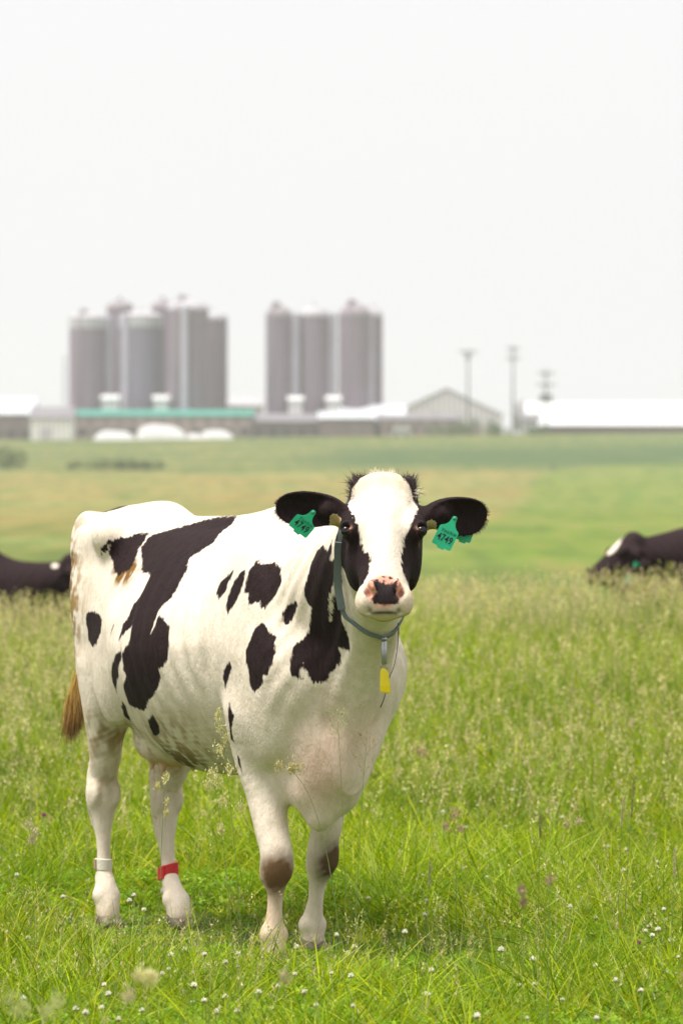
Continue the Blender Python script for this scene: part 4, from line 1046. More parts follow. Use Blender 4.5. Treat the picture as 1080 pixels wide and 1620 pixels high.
def clover_leaves(n, y0, y1, rng, seed):
    x, y = scatter(n, y0, y1, rng); c = pnoise(x, y, 2.2, seed); keep = rng.uniform(0, 1, n) < np.clip((c - .35) * 3, .05, 1); x, y = x[keep], y[keep]; n = len(x)
    h = rng.uniform(.03, .11, n) * cow_gap(x, y); z = terrain(x, y) + h; S = rng.uniform(.009, .017, n)
    tilt = rng.normal(size=(n, 3)) * .35 + np.array([0, -.25, 1]); tilt /= np.linalg.norm(tilt, axis=1)[:, None]
    a0 = rng.uniform(0, 6.28, n); V = []; F = []; base = 0
    ux = np.cross(tilt, [0, 1, .01]); ux /= np.linalg.norm(ux, axis=1)[:, None]; uy = np.cross(tilt, ux); P0 = np.stack([x, y, z], 1)
    vs = []
    for k in range(3):
        a = a0 + k * 2.094
        for r_, da in ((0, 0), (.75, -.55), (1.15, -.22), (1.15, .22), (.75, .55)):
            rr = S * r_; vs.append(P0 + ux * (np.cos(a + da) * rr)[:, None] + uy * (np.sin(a + da) * rr)[:, None] + tilt * (S * .15 * (r_ > 0))[:, None])
    V = np.stack(vs, 1); b_ = (np.arange(n) * 15)[:, None]
    F = np.concatenate([b_ + np.array([[k*5, k*5 + 1 + j, k*5 + 2 + j]]) for k in range(3) for j in range(3)])
    col = np.array([(.16, .30, .012), (.24, .38, .014), (.115, .22, .010)])[rng.choice(3, n)] * rng.uniform(.8, 1.25, (n, 1))
    return V.reshape(-1, 3), F, np.repeat(col, 15, axis=0)

def cow_gap(x, y):
    """grass is trodden and grazed short round the standing cow"""
    lx = (x + .155) * .44 + (y - 14.2) * -.898; ly = (x + .155) * .898 + (y - 14.2) * .44
    d = np.maximum(np.abs(lx + .55) - .95, 0) ** 2 + np.maximum(np.abs(ly) - .30, 0) ** 2
    return .14 + .86 * np.clip(np.sqrt(d) / .6, 0, 1) ** 1.3

def tall(y): return np.interp(y, [10, 17, 20, 24, 28, 40], [1, 1.15, 1.7, 2.5, 3.1, 3.2])

def build_grass():
    rng = np.random.RandomState(3); hm = lambda x, y: tall(y) * cow_gap(x, y); q = GRASS_Q
    parts = [blades(int(125000 * q), 10.8, 17.5, rng, (.04, .13), (.0028, .0066), .48, 3, GREENS, 11, hm),
             tufts(int(3100 * q), 22, 10.8, 17.5, rng, (.10, .24), (.0035, .0075), 4, GREENS, hm),
             tufts(int(2900 * q), 14, 17.5, 25, rng, (.09, .19), (.005, .010), 3, GREENS, hm),
             blades(int(26000 * q), 10.8, 17.5, rng, (.12, .27), (.0026, .0052), .36, 4, GREENS + STRAW[3:4], 21, hm),
             blades(int(145000 * q), 17.5, 25, rng, (.06, .17), (.004, .007), .35, 2, GREENS, 31, hm),
             blades(int(90000 * q), 25, 34, rng, (.08, .17), (.006, .010), .30, 2, GREENS + STRAW[3:4], 41, hm),
             blades(int(40000 * q), 34, 50, rng, (.08, .17), (.008, .014), .30, 2, GREENS + STRAW[3:4], 51, hm),
             clover_leaves(int(75000 * q), 10.8, 16.5, rng, 5)]
    v, f, c = join(parts)
    g = mesh_obj('grass', v, f, leaf_material('grass_blade'), None, False); set_attr(g, 'tone', c, 'FLOAT_COLOR')
    tag(g, 'green meadow grass and clover leaves covering the field', 'grass', kind='stuff')
    parts = seed_heads(int(2200 * q), 11, 17.5, rng, (.18, .36), (.03, .065), .0016, STRAW, 61, lambda x, y: cow_gap(x, y), 12)
    parts += seed_heads(int(8500 * q), 17.5, 24, rng, (.16, .25), (.055, .10), .0028, STRAW, 62, lambda x, y: tall(y), 12, lambda x, y: np.interp(y, [17.5, 24], [.35, 1]))
    parts += seed_heads(int(14000 * q), 24, 34, rng, (.165, .235), (.07, .12), .0040, STRAW, 63, lambda x, y: tall(y), 10)
    parts += seed_heads(int(3000 * q), 34, 46, rng, (.17, .225), (.07, .12), .005, STRAW, 64, lambda x, y: tall(y), 8)
    v, f, c = join(parts)
    g = mesh_obj('seeding_grass', v, f, leaf_material('seed_head', .30, .7), None, False); set_attr(g, 'tone', c, 'FLOAT_COLOR')
    tag(g, 'pale straw coloured seed heads of tall grass across the meadow', 'seeding grass', kind='stuff')

# ------------------------------------------------------------------ farm on the hill
def at(px, py, D): return ((px - 540) / F_PX * D, D, CAM_Z - (py - 800) / F_PX * D)

def wall_material(name, col, ribs=None, var=.15, rough=.85, hoops=None):
    """weathered surface; ribs = spacing of vertical joints, hoops = spacing of horizontal ones"""
    m, nt, b = mat_new(name); N = nt.nodes.new; Lk = nt.links.new; tc = N('ShaderNodeTexCoord')
    n = N('ShaderNodeTexNoise'); n.inputs['Scale'].default_value = .35; n.inputs['Detail'].default_value = 8; Lk(tc.outputs['Object'], n.inputs['Vector'])
    mp = N('ShaderNodeMapping'); mp.inputs['Scale'].default_value = (1.6, 1.6, .08); n2 = N('ShaderNodeTexNoise'); n2.inputs['Scale'].default_value = 1; Lk(tc.outputs['Object'], mp.inputs[0]); Lk(mp.outputs[0], n2.inputs['Vector'])
    ad = N('ShaderNodeMath'); ad.operation = 'ADD'; Lk(n.outputs[0], ad.inputs[0]); Lk(n2.outputs[0], ad.inputs[1])
    hv = N('ShaderNodeMapRange'); hv.inputs[1].default_value = .6; hv.inputs[2].default_value = 1.4; Lk(ad.outputs[0], hv.inputs[0])
    mx = N('ShaderNodeMix'); mx.data_type = 'RGBA'; mx.inputs[6].default_value = tuple(c * (1 - var) for c in col) + (1,); mx.inputs[7].default_value = tuple(min(1, c * (1 + var)) for c in col) + (1,)
    Lk(hv.outputs[0], mx.inputs[0]); out_ = mx.outputs[2]
    if ribs or hoops:
        w_ = N('ShaderNodeTexWave'); w_.wave_type = 'BANDS'; w_.bands_direction = 'Z' if hoops else 'X'; w_.inputs['Scale'].default_value = .314 / (hoops or ribs); w_.inputs['Distortion'].default_value = .4; Lk(tc.outputs['Object'], w_.inputs['Vector'])
        m2 = N('ShaderNodeMix'); m2.data_type = 'RGBA'; m2.blend_type = 'MULTIPLY'; m2.inputs[0].default_value = .35; Lk(out_, m2.inputs[6]); Lk(w_.outputs['Color'], m2.inputs[7]); out_ = m2.outputs[2]
    Lk(out_, b.inputs['Base Color']); b.inputs['Roughness'].default_value = rough
    return m

def farm_materials():
    MT['stave'] = wall_material('stave_concrete', (.225, .170, .235), hoops=.8)
    MT['stave2'] = wall_material('blue_grey_staves', (.205, .178, .250), hoops=.8)
    MT['stave3'] = wall_material('brown_staves', (.230, .175, .228), hoops=.8)
    MT['galv'] = wall_material('galvanised_dome', (.42, .40, .44), rough=.75)
    MT['dull_dome'] = wall_material('dull_dome', (.26, .22, .25), rough=.8)
    MT['chute'] = wall_material('white_chute', (.40, .37, .45), rough=.6)
    MT['white_wall'] = wall_material('white_wall', (.78, .77, .76), ribs=1.0, var=.06)
    MT['white_roof'] = wall_material('white_roof', (.85, .85, .86), ribs=1.2, var=.04, rough=.5)
    MT['grey_roof'] = wall_material('grey_roof', (.24, .22, .25), ribs=1.0)
    MT['light_roof'] = wall_material('light_metal_roof', (.50, .49, .52), ribs=1.0, rough=.5)
    MT['silver_roof'] = wall_material('silver_roof', (.72, .75, .80), ribs=1.0, rough=.4)
    MT['teal_roof'] = wall_material('teal_roof', (.04, .30, .24), ribs=1.0)
    MT['brown_wall'] = wall_material('brown_boards', (.17, .125, .125), ribs=.6, var=.3)
    MT['pink_wall'] = wall_material('pinkish_block', (.33, .255, .25), ribs=3, var=.25)
    MT['red_wall'] = wall_material('dark_red_boards', (.15, .045, .055), ribs=1.0, var=.4)
    MT['lilac_roof'] = wall_material('grey_lilac_roof', (.42, .40, .43), ribs=1.2, var=.06); MT['lilac_wall'] = wall_material('pale_lilac_sheet', (.74, .70, .74), ribs=1.2, var=.05); MT['beige_wall'] = wall_material('beige_wall', (.62, .57, .54), ribs=2)
    MT['opening_shade'] = wall_material('painted_opening_shade', (.03, .028, .03))  # near-black colour standing in for the shade inside openings
    MT['plastic'] = wall_material('white_plastic_sheet', (.50, .50, .50), var=.06)
    MT['pole'] = wall_material('weathered_pole', (.07, .06, .058))
    MT['ceramic'] = mat_simple('insulator', (.30, .30, .30), .3)

def silo(px, py_top, w_px, D, label, wall, dome='galv', dome_h=.5, chute=None, base=None, hut=None, band=False, group='silos', pipe=None):
    x, y, zt = at(px, py_top, D); r_ = w_px / 2 / F_PX * D; z0 = float(terrain(x, y)) - .3
    e = empty('silo', (x, y, z0)); tag(e, label, 'silo', group); h = zt - z0
    m = MB(); prof = [(r_, 0)]; k = 14
    for i in range(1, k):
        z = h * i / k; prof += [(r_, z - .10), (r_ + .05, z - .07), (r_ + .05, z + .07), (r_, z + .10)]
    prof += [(r_, h)]; m.lathe(prof, 48); m.build('silo_wall', MT[wall], e, False)
    m = MB(); hd = r_ * 2 * dome_h
    if band: m.lathe([(r_ + .08, h - 2.0), (r_ + .08, h + .02)], 48); m.build('top_band', MT['light_roof'], e, False); m = MB()
    m.lathe([(r_ + .15, h + .03), (r_ + .15, h + .15)] + [((r_ + .1) * math.cos(a), h + .15 + hd * math.sin(a)) for a in np.linspace(.06, 1.5, 9)], 32)
    d = m.build('dome', MT[dome], e, True)
    m = MB(); m.lathe([(.45, h + hd * .96), (.45, h + hd + .7), (.1, h + hd + 1.0)], 12); m.build('vent_cap', MT[dome], d, False)
    if chute is not None:
        cx, cw, mt_ = chute; dx = (cx - px) / F_PX * D; dx = max(-r_ - cw * .8, min(r_ + cw * .8, dx)); dy = -math.sqrt(max(r_ * r_ - dx * dx, 0)) - cw * .3
        m = MB(); m.lathe([(cw, .0 + 2.5), (cw, h + .6), (cw * .7, h + .9)], 14, (dx, dy)); c = m.build('unloading_chute', MT[mt_], e, False)
        m = MB()
        for sx in (-.25, .25): m.tube([(dx + sx + cw + .35, dy, 1.0), (dx + sx + cw + .35, dy, h + .4)], .04, 5)
        for i in range(int(h / .9)): m.tube([(dx + cw + .10, dy, 1.2 + i * .9), (dx + cw + .6, dy, 1.2 + i * .9)], .03, 4)
        m.build('ladder', MT['pole'], e, False)
    if pipe is not None:
        dx = (pipe - px) / F_PX * D; dx = max(-r_ * .9, min(r_ * .9, dx)); dy = -math.sqrt(r_ * r_ - dx * dx) - .25; m = MB()
        m.tube([(dx, dy, .5), (dx, dy, h + hd * .9), (dx * .9, dy * .92, h + hd * 1.25), (dx * .6, dy * .5, h + hd * 1.35), (dx * .3, dy * .2, h + hd * 1.1)], .16, 8); m.build('filling_pipe', MT['dull_dome'], e, True)
        m = MB(); m.box(dx * .5 - .5, dx * .5 + .5, dy * .5 - .4, dy * .5 + .4, h + hd * .5, h + hd + .9); m.build('filler_hood', MT['dull_dome'], e, False)
    if hut is not None:
        hx, hw, hh, hb = hut; X0 = at(hx, 0, D)[0] - x
        gabled('base_hut', X0, -r_ - 3.0, hb, hw, 3.0, hh, .7, MT['white_wall'], MT['white_roof'], parent=e)
    return e

def gabled(name, x, y, z, w_, d, h, rise, wall, roof, parent=None, along='x', over=.3, holes=(), door=None, label=None, cat=None, group=None, win=None):
    """building with its floor centre at x, y; ridge runs along x (or along y = gable faces the viewer)"""
    if parent is None:
        e = empty(name, (x, y, z)); tag(e, label, cat, group); x = y = z = 0.0
    else: e = parent
    hx, hy = w_ / 2, d / 2; m = MB()
    if along == 'x':
        v = [(x-hx, y-hy, z), (x+hx, y-hy, z), (x+hx, y+hy, z), (x-hx, y+hy, z), (x-hx, y-hy, z+h), (x+hx, y-hy, z+h), (x+hx, y+hy, z+h), (x-hx, y+hy, z+h), (x-hx, y, z+h+rise), (x+hx, y, z+h+rise)]
        m.add(v, [(0,1,5,4), (2,3,7,6), (1,2,6,9,5), (3,0,4,8,7), (0,3,2,1)])
        a = [(x-hx-over, y-hy-over, z+h-over*rise/hy), (x+hx+over, y-hy-over, z+h-over*rise/hy), (x+hx+over, y, z+h+rise), (x-hx-over, y, z+h+rise), (x+hx+over, y+hy+over, z+h-over*rise/hy), (x-hx-over, y+hy+over, z+h-over*rise/hy)]
    else:
        v = [(x-hx, y-hy, z), (x+hx, y-hy, z), (x+hx, y+hy, z), (x-hx, y+hy, z), (x-hx, y-hy, z+h), (x+hx, y-hy, z+h), (x+hx, y+hy, z+h), (x-hx, y+hy, z+h), (x, y-hy, z+h+rise), (x, y+hy, z+h+rise)]
        m.add(v, [(0,1,5,8,4), (2,3,7,9,6), (1,2,6,5), (3,0,4,7), (0,3,2,1)])
        a = [(x-hx-over, y-hy-over, z+h-over*rise/hx), (x-hx-over, y+hy+over, z+h-over*rise/hx), (x, y+hy+over, z+h+rise), (x, y-hy-over, z+h+rise), (x+hx+over, y+hy+over, z+h-over*rise/hx), (x+hx+over, y-hy-over, z+h-over*rise/hx)]
    wl = m.build('wall' if parent is None else name, wall, e, False)
    m = MB(); t = .18; up = [(p[0], p[1], p[2] + .02) for p in a] + [(p[0], p[1], p[2] + t + .02) for p in a]
    m.add(up, [(6,7,8,9), (9,8,10,11), (3,2,1,0), (5,4,2,3), (0,1,7,6), (4,5,11,10), (1,2,8,7), (2,4,10,8), (3,0,6,9), (5,3,9,11)])
    m.build('roof' if parent is None else 'hut_roof', roof, e if parent is None else wl, False)
    for (ox, ow, oh, oz) in holes:
        m = MB(); m.box(x + ox - ow/2, x + ox + ow/2, y - hy - .06, y - hy + .02, z + oz, z + oz + oh); m.build('opening_shade', MT['opening_shade'], e, False)  # dark slab on the wall, painted as the shade within
    if door:
        ox, ow, oh = door; m = MB(); m.box(x + ox - ow/2, x + ox + ow/2, y - hy - .10, y - hy - .004, z, z + oh); m.build('door', MT['light_roof'], e, False)
    return e

def px_building(px0, px1, py_eave, py_ridge, D, depth, wall, roof, name='farm_building', label='', cat='building', along='x', nholes=0, hole=(1.6, 1.6, 1.2), door=None, base=None, group=None):
    x0, x1 = at(px0, 0, D)[0], at(px1, 0, D)[0]; xc = (x0 + x1) / 2; zb = float(terrain(xc, D)) - .25 if base is None else at(0, base, D)[2]
    ze = at(0, py_eave, D)[2]; zr = at(0, py_ridge, D)[2]; w_ = x1 - x0
    holes = [(-w_ / 2 + w_ * (i + .5) / nholes, hole[0], hole[1], hole[2]) for i in range(nholes)] if nholes else []
    return gabled(name, xc, D + depth / 2, zb, w_, depth, ze - zb, zr - ze, MT[wall], MT[roof], along=along, holes=holes, door=door, label=label, cat=cat, group=group)

def utility_pole(px, py_top, D, arms, label, transformer=None):
    x, y, zt = at(px, py_top, D); z0 = float(terrain(x, y)) - .2; h = zt - z0
    e = empty('utility_pole', (x, y, z0)); tag(e, label, 'utility pole', 'utility poles on the hill')
    m = MB(); m.tube([(0, 0, 0), (0, 0, h)], [.25, .17], 10); m.build('pole', MT['pole'], e, True)
    for (py, wpx) in arms:
        z = at(0, py, D)[2] - z0; hw = wpx / 2 / F_PX * D
        m = MB(); m.box(-hw, hw, -.28, -.14, z - .13, z + .13); m.tube([(-hw * .5, -.2, z - .1), (0, -.15, z - 1.0)], .05, 5); m.tube([(hw * .5, -.2, z - .1), (0, -.15, z - 1.0)], .05, 5)
        a = m.build('crossarm', MT['pole'], e, False); m = MB()
        for s in (-.95, -.5, .5, .95): m.lathe([(.09, z + .11), (.14, z + .25), (.09, z + .45)], 8, (s * hw, -.21))
        m.build('insulators', MT['ceramic'], a, True)
    if transformer:
        z = at(0, transformer, D)[2] - z0; 
        for s in (-1, 1):
            m = MB(); m.lathe([(.42, z - .9), (.45, z - .8), (.45, z + .5), (.2, z + .7)], 14, (s * .75, -.2)); m.build('transformer', MT['pole'], e, True)
        m = MB(); m.box(-2.2, 2.2, -.35, -.12, z - 1.1, z - .95); m.build('platform', MT['pole'], e, False)
    return e

def shrub(px, py_base, D, w_, h, label, n=1800, cols=((.08, .13, .03), (.11, .17, .04), (.06, .10, .025)), cat='bush', name='bush', kind=None, seed=1, leaf=.22, group=None, squash=1.0):
    x, y, _ = at(px, py_base, D); z = float(terrain(x, y)); rng = np.random.RandomState(seed)
    e = empty(name, (x, y, z)) if kind is None else None
    if e: tag(e, label, cat, group)
    nb = max(3, int(w_ / h * 3)); cx = rng.uniform(-.5, .5, nb) * w_ * .75; cr = rng.uniform(.3, .55, nb) * h; cz = cr * rng.uniform(.8, 1.1, nb)
    i = rng.randint(0, nb, n); d = rng.normal(size=(n, 3)); d /= np.linalg.norm(d, axis=1)[:, None]
    p = np.stack([cx[i], rng.uniform(-.4, .4, n) * h * squash, cz[i]], 1) + d * cr[i][:, None] * (rng.uniform(.3, 1.0, n) ** .5)[:, None]; p[:, 2] = np.abs(p[:, 2])
    v, f, ri = strands(p, rng.normal(size=(n, 3)) + np.array([0, 0, .4]), rng.uniform(.6, 1.3, n) * leaf, leaf * .7, rng.normal(size=(n, 3)) * .2, rng, seg=2)
    if kind: v = v + np.array([x, y, z])
    o = mesh_obj('foliage' if e else name, v, f, MT['leaf'], e, False); c = np.array(cols)[rng.choice(len(cols), n)] * rng.uniform(.7, 1.3, (n, 1)); set_attr(o, 'tone', c[ri], 'FLOAT_COLOR')
    if e:
        m = MB()
        for k in range(min(nb, 5)): m.tube([(cx[k] * .6, 0, -.1), (cx[k] * .8, 0, cz[k] * .6), (cx[k], 0, cz[k])], [.07, .05, .02], 5)
        m.build('stem', MT['pole'], e, True)
    else: tag(o, label, cat, group, kind)
    return e or o

def mound(px0, px1, py_top, D, label, depth=8, name='silage_mound', cat='covered mound', steep=.5):
    x0, x1 = at(px0, 0, D)[0], at(px1, 0, D)[0]; xc = (x0 + x1) / 2; z0 = float(terrain(xc, D)) - .2; h = at(0, py_top, D)[2] - z0; w_ = x1 - x0
    nx, ny = 28, 12; V = []; F = []; rs = np.random.RandomState(int(px0) + 50)
    for j in range(ny + 1):
        for i in range(nx + 1):
            u, v = i / nx * 2 - 1, j / ny * 2 - 1; q = max(0, 1 - abs(u) ** 3.2) ** steep * max(0, 1 - abs(v) ** 2.5) ** .5
            V.append((u * w_ / 2, v * depth / 2, .85 * h * q * (1 - .12 * u) + rs.uniform(-.05, .05)))
    for j in range(ny):
        for i in range(nx): a = j * (nx + 1) + i; F.append((a, a + 1, a + nx + 2, a + nx + 1))
    o = mesh_obj(name, V, F, MT['plastic'], None, True); o.location = (xc, D, z0); tag(o, label, cat); return o

def build_farm():
    farm_materials(); MT['leaf'] = leaf_material('far_leaf', .3, .7)
    # left block of silos
    silo(190, 489, 42, 930, 'narrow dark capped silo between the first and second wide silo from the left', 'stave', 'dull_dome', .30, group='silos of the left cluster')
    silo(258, 489, 36, 930, 'narrow dark capped silo between the second and third wide silo of the left cluster', 'stave', 'dull_dome', .38, group='silos of the left cluster')
    silo(139, 505, 58, 905, 'leftmost wide silo with pale banded top at the left end of the left cluster', 'stave', 'galv', .16, (178, .75, 'chute'), hut=(178, 3.4, 3.0, 9 - 3.5), band=True, group='silos of the left cluster', pipe=127)
    silo(223, 503, 70, 905, 'widest blue grey silo in the middle of the left cluster', 'stave2', 'galv', .14, (201, .80, 'chute'), hut=(258, 3.0, 2.8, 9 - 3.5), band=True, group='silos of the left cluster')
    silo(297, 491, 66, 900, 'tallest silo of the left cluster with a white domed cap and grey chute', 'stave3', 'galv', .26, (294, .75, 'chute'), group='silos of the left cluster', pipe=281)
    silo(335, 506, 50, 915, 'short brown silo at the right end of the left cluster', 'stave3', 'galv', .26, group='silos of the left cluster')
    # right block of silos
    silo(441, 501, 41, 900, 'leftmost silo of the right cluster beside a pale chute', 'stave', 'dull_dome', .4, pipe=430, chute=(467, .95, 'chute'), hut=(468, 2.8, 2.8, 8 - 3.0), group='silos of the right cluster')
    silo(497, 501, 47, 902, 'second silo of the right cluster, with pale dome', 'stave3', 'galv', .34, (524, .95, 'chute'), hut=(527, 2.8, 2.8, 8 - 3.0), group='silos of the right cluster')
    silo(561, 500, 50, 902, 'third and widest silo of the right cluster', 'stave3', 'dull_dome', .38, pipe=549, chute=(586, .75, 'chute'), group='silos of the right cluster')
    silo(590, 502, 30, 915, 'narrow silo at the right end of the right cluster', 'stave', 'galv', .5, group='silos of the right cluster')
    # buildings, left to right
    px_building(-60, 52, 655, 629, 900, 16, 'brown_wall', 'silver_roof', label='brown barn with a bright metal roof at the left edge of the farm', cat='barn', nholes=5, hole=(2.0, 1.8, .6), name='barn')
    px_building(48, 115, 661, 644, 870, 10, 'white_wall', 'grey_roof', label='white shed with a dark grey roof in front of the left silos', cat='shed', name='shed', door=(-1.0, 2.4, 2.8))
    px_building(118, 400, 658, 649, 884, 10, 'pink_wall', 'teal_roof', label='long low barn with a teal roof below the left silos', cat='barn', name='barn', nholes=11, hole=(1.9, 1.4, .9))
    px_building(326, 415, 642, 627, 935, 10, 'beige_wall', 'light_roof', label='beige building standing behind the teal roofed barn', name='farm_building')
    px_building(398, 602, 667, 655, 884, 9, 'brown_wall', 'grey_roof', label='long low brown barn below the right silos', cat='barn', name='barn', nholes=9, hole=(2.0, 1.5, .5))
    px_building(505, 592, 662, 652, 876, 8, 'brown_wall', 'silver_roof', label='small shed with a bright silver roof in front of the right silos', cat='shed', name='shed')
    px_building(540, 640, 660, 641, 895, 12, 'brown_wall', 'silver_roof', label='shed with a wide silver roof at the right foot of the silos', cat='shed', name='shed')
    px_building(604, 726, 664, 657, 878, 6, 'pink_wall', 'grey_roof', label='low pinkish block building left of the first utility pole', name='farm_building', nholes=6, hole=(1.2, 1.0, 1.0))
    px_building(618, 794, 656, 615, 955, 40, 'lilac_wall', 'lilac_roof', label='wide pale grey gabled barn on the hilltop behind the utility poles', cat='barn', along='y', name='barn', door=(0, 5, 4))
    px_building(829, 1290, 673, 636, 930, 26, 'red_wall', 'white_roof', label='very long white roofed barn with dark red walls at the right', cat='barn', name='barn', nholes=26, hole=(1.4, .8, .4))
    px_building(824, 852, 664, 655, 900, 6, 'light_roof', 'grey_roof', label='small grey hut left of the long white roofed barn', cat='hut', name='hut')
    x, y, zt = at(821, 628, 905); z0 = float(terrain(x, y)) - .2; e = empty('feed_bin', (x, y, z0)); tag(e, 'tall narrow pale feed bin between two utility poles', 'feed bin')
    m = MB(); m.lathe([(.9, 1.6), (1.05, 1.7), (1.05, zt - z0 - .9), (.35, zt - z0)], 20); m.build('tank', MT['light_roof'], e, True)
    m = MB(); [m.tube([(.8 * sx, .8 * sy, 0), (.8 * sx, .8 * sy, 1.9)], .07, 6) for sx in (-1, 1) for sy in (-1, 1)]; m.lathe([(.2, .7), (.9, 1.62)], 16); m.build('stand', MT['pole'], e, False)
    mound(216, 296, 668, 868, 'largest white plastic covered mound in front of the teal roofed barn')
    mound(150, 214, 679, 866, 'low white covered mound right of the white shed')
    mound(318, 370, 678, 868, 'low white covered mound right of the largest one')
    mound(296, 322, 684, 866, 'small white covered heap between the two mounds')
    for i, (px, py, lab) in enumerate(((688, 648, 'leftmost white calf hutch in front of the gabled barn'), (722, 650, 'second white calf hutch from the left below the gabled barn'), (751, 656, 'third white calf hutch from the left below the gabled barn'), (777, 658, 'rightmost white calf hutch in the row below the gabled barn'),
                                (627, 673, 'left one of two white calf hutches at the field edge'), (641, 672, 'right one of two white calf hutches at the field edge'))):
        D = 885 if i < 4 else 868; x, y, zt = at(px, py, D); z0 = float(terrain(x, y)) - .1 if i > 3 else zt - 2.3
        e = empty('calf_hutch', (x, y, z0)); tag(e, lab, 'calf hutch', 'white calf hutches'); hh = zt - z0; w_ = 1.25 if i < 4 else .8
        m = MB(); pr = [(-w_, 0), (-w_ * 1.0, hh * .6), (-w_ * .6, hh * .93), (0, hh), (w_ * .6, hh * .93), (w_, hh * .6), (w_, 0)]
        m.add([(a, -1.2, b) for a, b in pr] + [(a, 1.2, b) for a, b in pr], [tuple(range(7)), tuple(range(13, 6, -1))] + [(k, k + 7, k + 8, k + 1) for k in range(6)] + [(6, 13, 7, 0)]); m.build('shell', MT['plastic'], e, False)
        m = MB(); m.box(-.4, .4, -1.26, -1.205, .02, min(1.3, hh * .6)); m.build('doorway_shade', MT['opening_shade'], e, False)  # dark slab on the shell, painted as the shade inside the hutch
        if i < 4:
            m = MB(); m.box(-w_ * 1.1, w_ * 1.1, -1.3, 1.3, float(terrain(x, y)) - z0 - .2, -.003); m.build('plinth', MT['pink_wall'], e, False)
    utility_pole(740, 553, 880, [(557, 28), (566, 10)], 'leftmost utility pole, with a single crossarm, in front of the gabled barn')
    utility_pole(811, 547, 905, [(552, 20), (567, 22)], 'middle and tallest utility pole with two crossarms')
    utility_pole(863, 583, 872, [(591, 26), (609, 30)], 'rightmost utility pole carrying a transformer, in front of the white roof', 628)
    x, y, zt = at(103, 562, 910); z0 = float(terrain(x, y)) - .2; m = MB()
    for s in ((-.5, 0), (.5, 0), (0, .8)): m.tube([(s[0], s[1], 0), (s[0] * .4, s[1] * .4, zt - z0)], .06, 5)
    for k in range(1, 12): m.tube([(-.45, 0, k * 1.4), (.45, 0, k * 1.4), (0, .7, k * 1.4 + .7), (-.45, 0, k * 1.4)], .03, 4)
    o = m.build('lattice_mast', MT['galv'], None, False); o.location = (x, y, z0); tag(o, 'thin pale lattice mast left of the leftmost silo', 'mast')
    # bushes
    shrub(18, 741, 615, 4.0, 3.4, 'round dark green bush alone on the field at the left', seed=5)
    shrub(180, 741, 612, 18, 1.5, 'long low strip of dark rough growth in the field at the left', n=3000, kind='stuff', cat='rough growth', name='rough_growth', seed=6)
    for i, (px, w_, h, lab) in enumerate(((702, 9, 2.4, 'wide low green bush in front of the low pinkish building'), (752, 8, 3.4, 'green bush at the foot of the leftmost utility pole'), (790, 6, 2.4, 'small green bush between the left and the middle utility pole'), (848, 5, 1.9, 'small green bush at the foot of the rightmost utility pole'))):
        shrub(px, 688, 866, w_, h, lab, cols=((.09, .15, .03), (.12, .19, .045), (.07, .12, .025)), seed=20 + i, n=1500, group='bushes along the farm edge')
    x, y, _ = at(873, 733, 600); m = MB(); m.tube([(0, 0, -.2), (0, 0, 1.1)], [.13, .11], 8); m.box(-.16, .16, -.02, .16, .5, .9)
    o = m.build('fence_post', MT['pole'], None, False); o.location = (x, y, float(terrain(x, y))); tag(o, 'short dark wooden post alone on the slope at the right', 'post')

# ------------------------------------------------------------------ cows behind
def far_pose(drop, tilt_deg, hz=1.34, turn=0.0):
    P = Pose(); P.ears_frame = []
    def leg(x, y, top, hind): 
        if hind: return ('h', [(x + .06, y * 1.2, .92, .105), (x + .06, y * 1.1, .78, .085), (x, y, .60, .058), (x - .04, y, .50, .050), (x - .03, y, .38, .040), (x - .01, y, .24, .027), (x + .02, y, .13, .036), (x + .05, y, .045, .042)])
        return ('f', [(x - .04, y * 1.15, .82, .10), (x - .04, y, .62, .068), (x, y, .40, .047), (x, y, .33, .045), (x, y, .22, .027), (x, y, .12, .036), (x + .02, y, .045, .040)])
    P.legs = [leg(.14, -.15, .8, 0), leg(-.04, .15, .8, 0), leg(-1.30, -.14, .9, 1), leg(-1.16, .14, .9, 1)]
    P.joints = []
    cx, sy = math.cos(turn), math.sin(turn)
    P.neck = [((.02, 0, 1.20), .185, .28, .33), ((.30, .02 * sy, 1.19), .175, .22, .27), ((.55 * 1, .12 * sy, (1.19 + hz - .14) / 2), .13, .17, .20), ((.74, .24 * sy, hz - .12), .10, .13, .15), ((.84, .30 * sy, hz - .12), .085, .11, .13)]
    P.throat = [[(.40, .0, .90, .15), (.62, .06 * sy, hz - .42, .13), (.84, .24 * sy, hz - .36, .10), (.98, .33 * sy, hz - .30, .06)]]
    P.tail = [(-1.40, 0, 1.44, .045), (-1.50, 0, 1.42, .034), (-1.56, 0, 1.2, .024), (-1.57, 0, .8, .018), (-1.57, 0, .55, .03)]
    P.head_M = head_matrix(turn, R(tilt_deg)); P.head_o = (.93, .34 * sy, hz - .06)
    o = np.array(P.head_o); M = P.head_M
    H = lambda u, v, w_: tuple(o + u * M[0] + v * M[1] + w_ * M[2])
    for s, k in ((-1, 'ear_r'), (1, 'ear_l')):
        b = H(s * .085, -.09, .075); ax = s * M[0] * .9 - M[1] * .25 + np.array([0, 0, -.15]); ax = ax / np.linalg.norm(ax)
        setattr(P, k, dict(base=b, c=tuple(np.array(H(s * .10, -.09, .07)) + ax * .125), ax=tuple(ax), n=M[1] * .6 + M[2] * -.3 + np.array([0, 0, -.2]), len=.108, ht=.056))
    return P

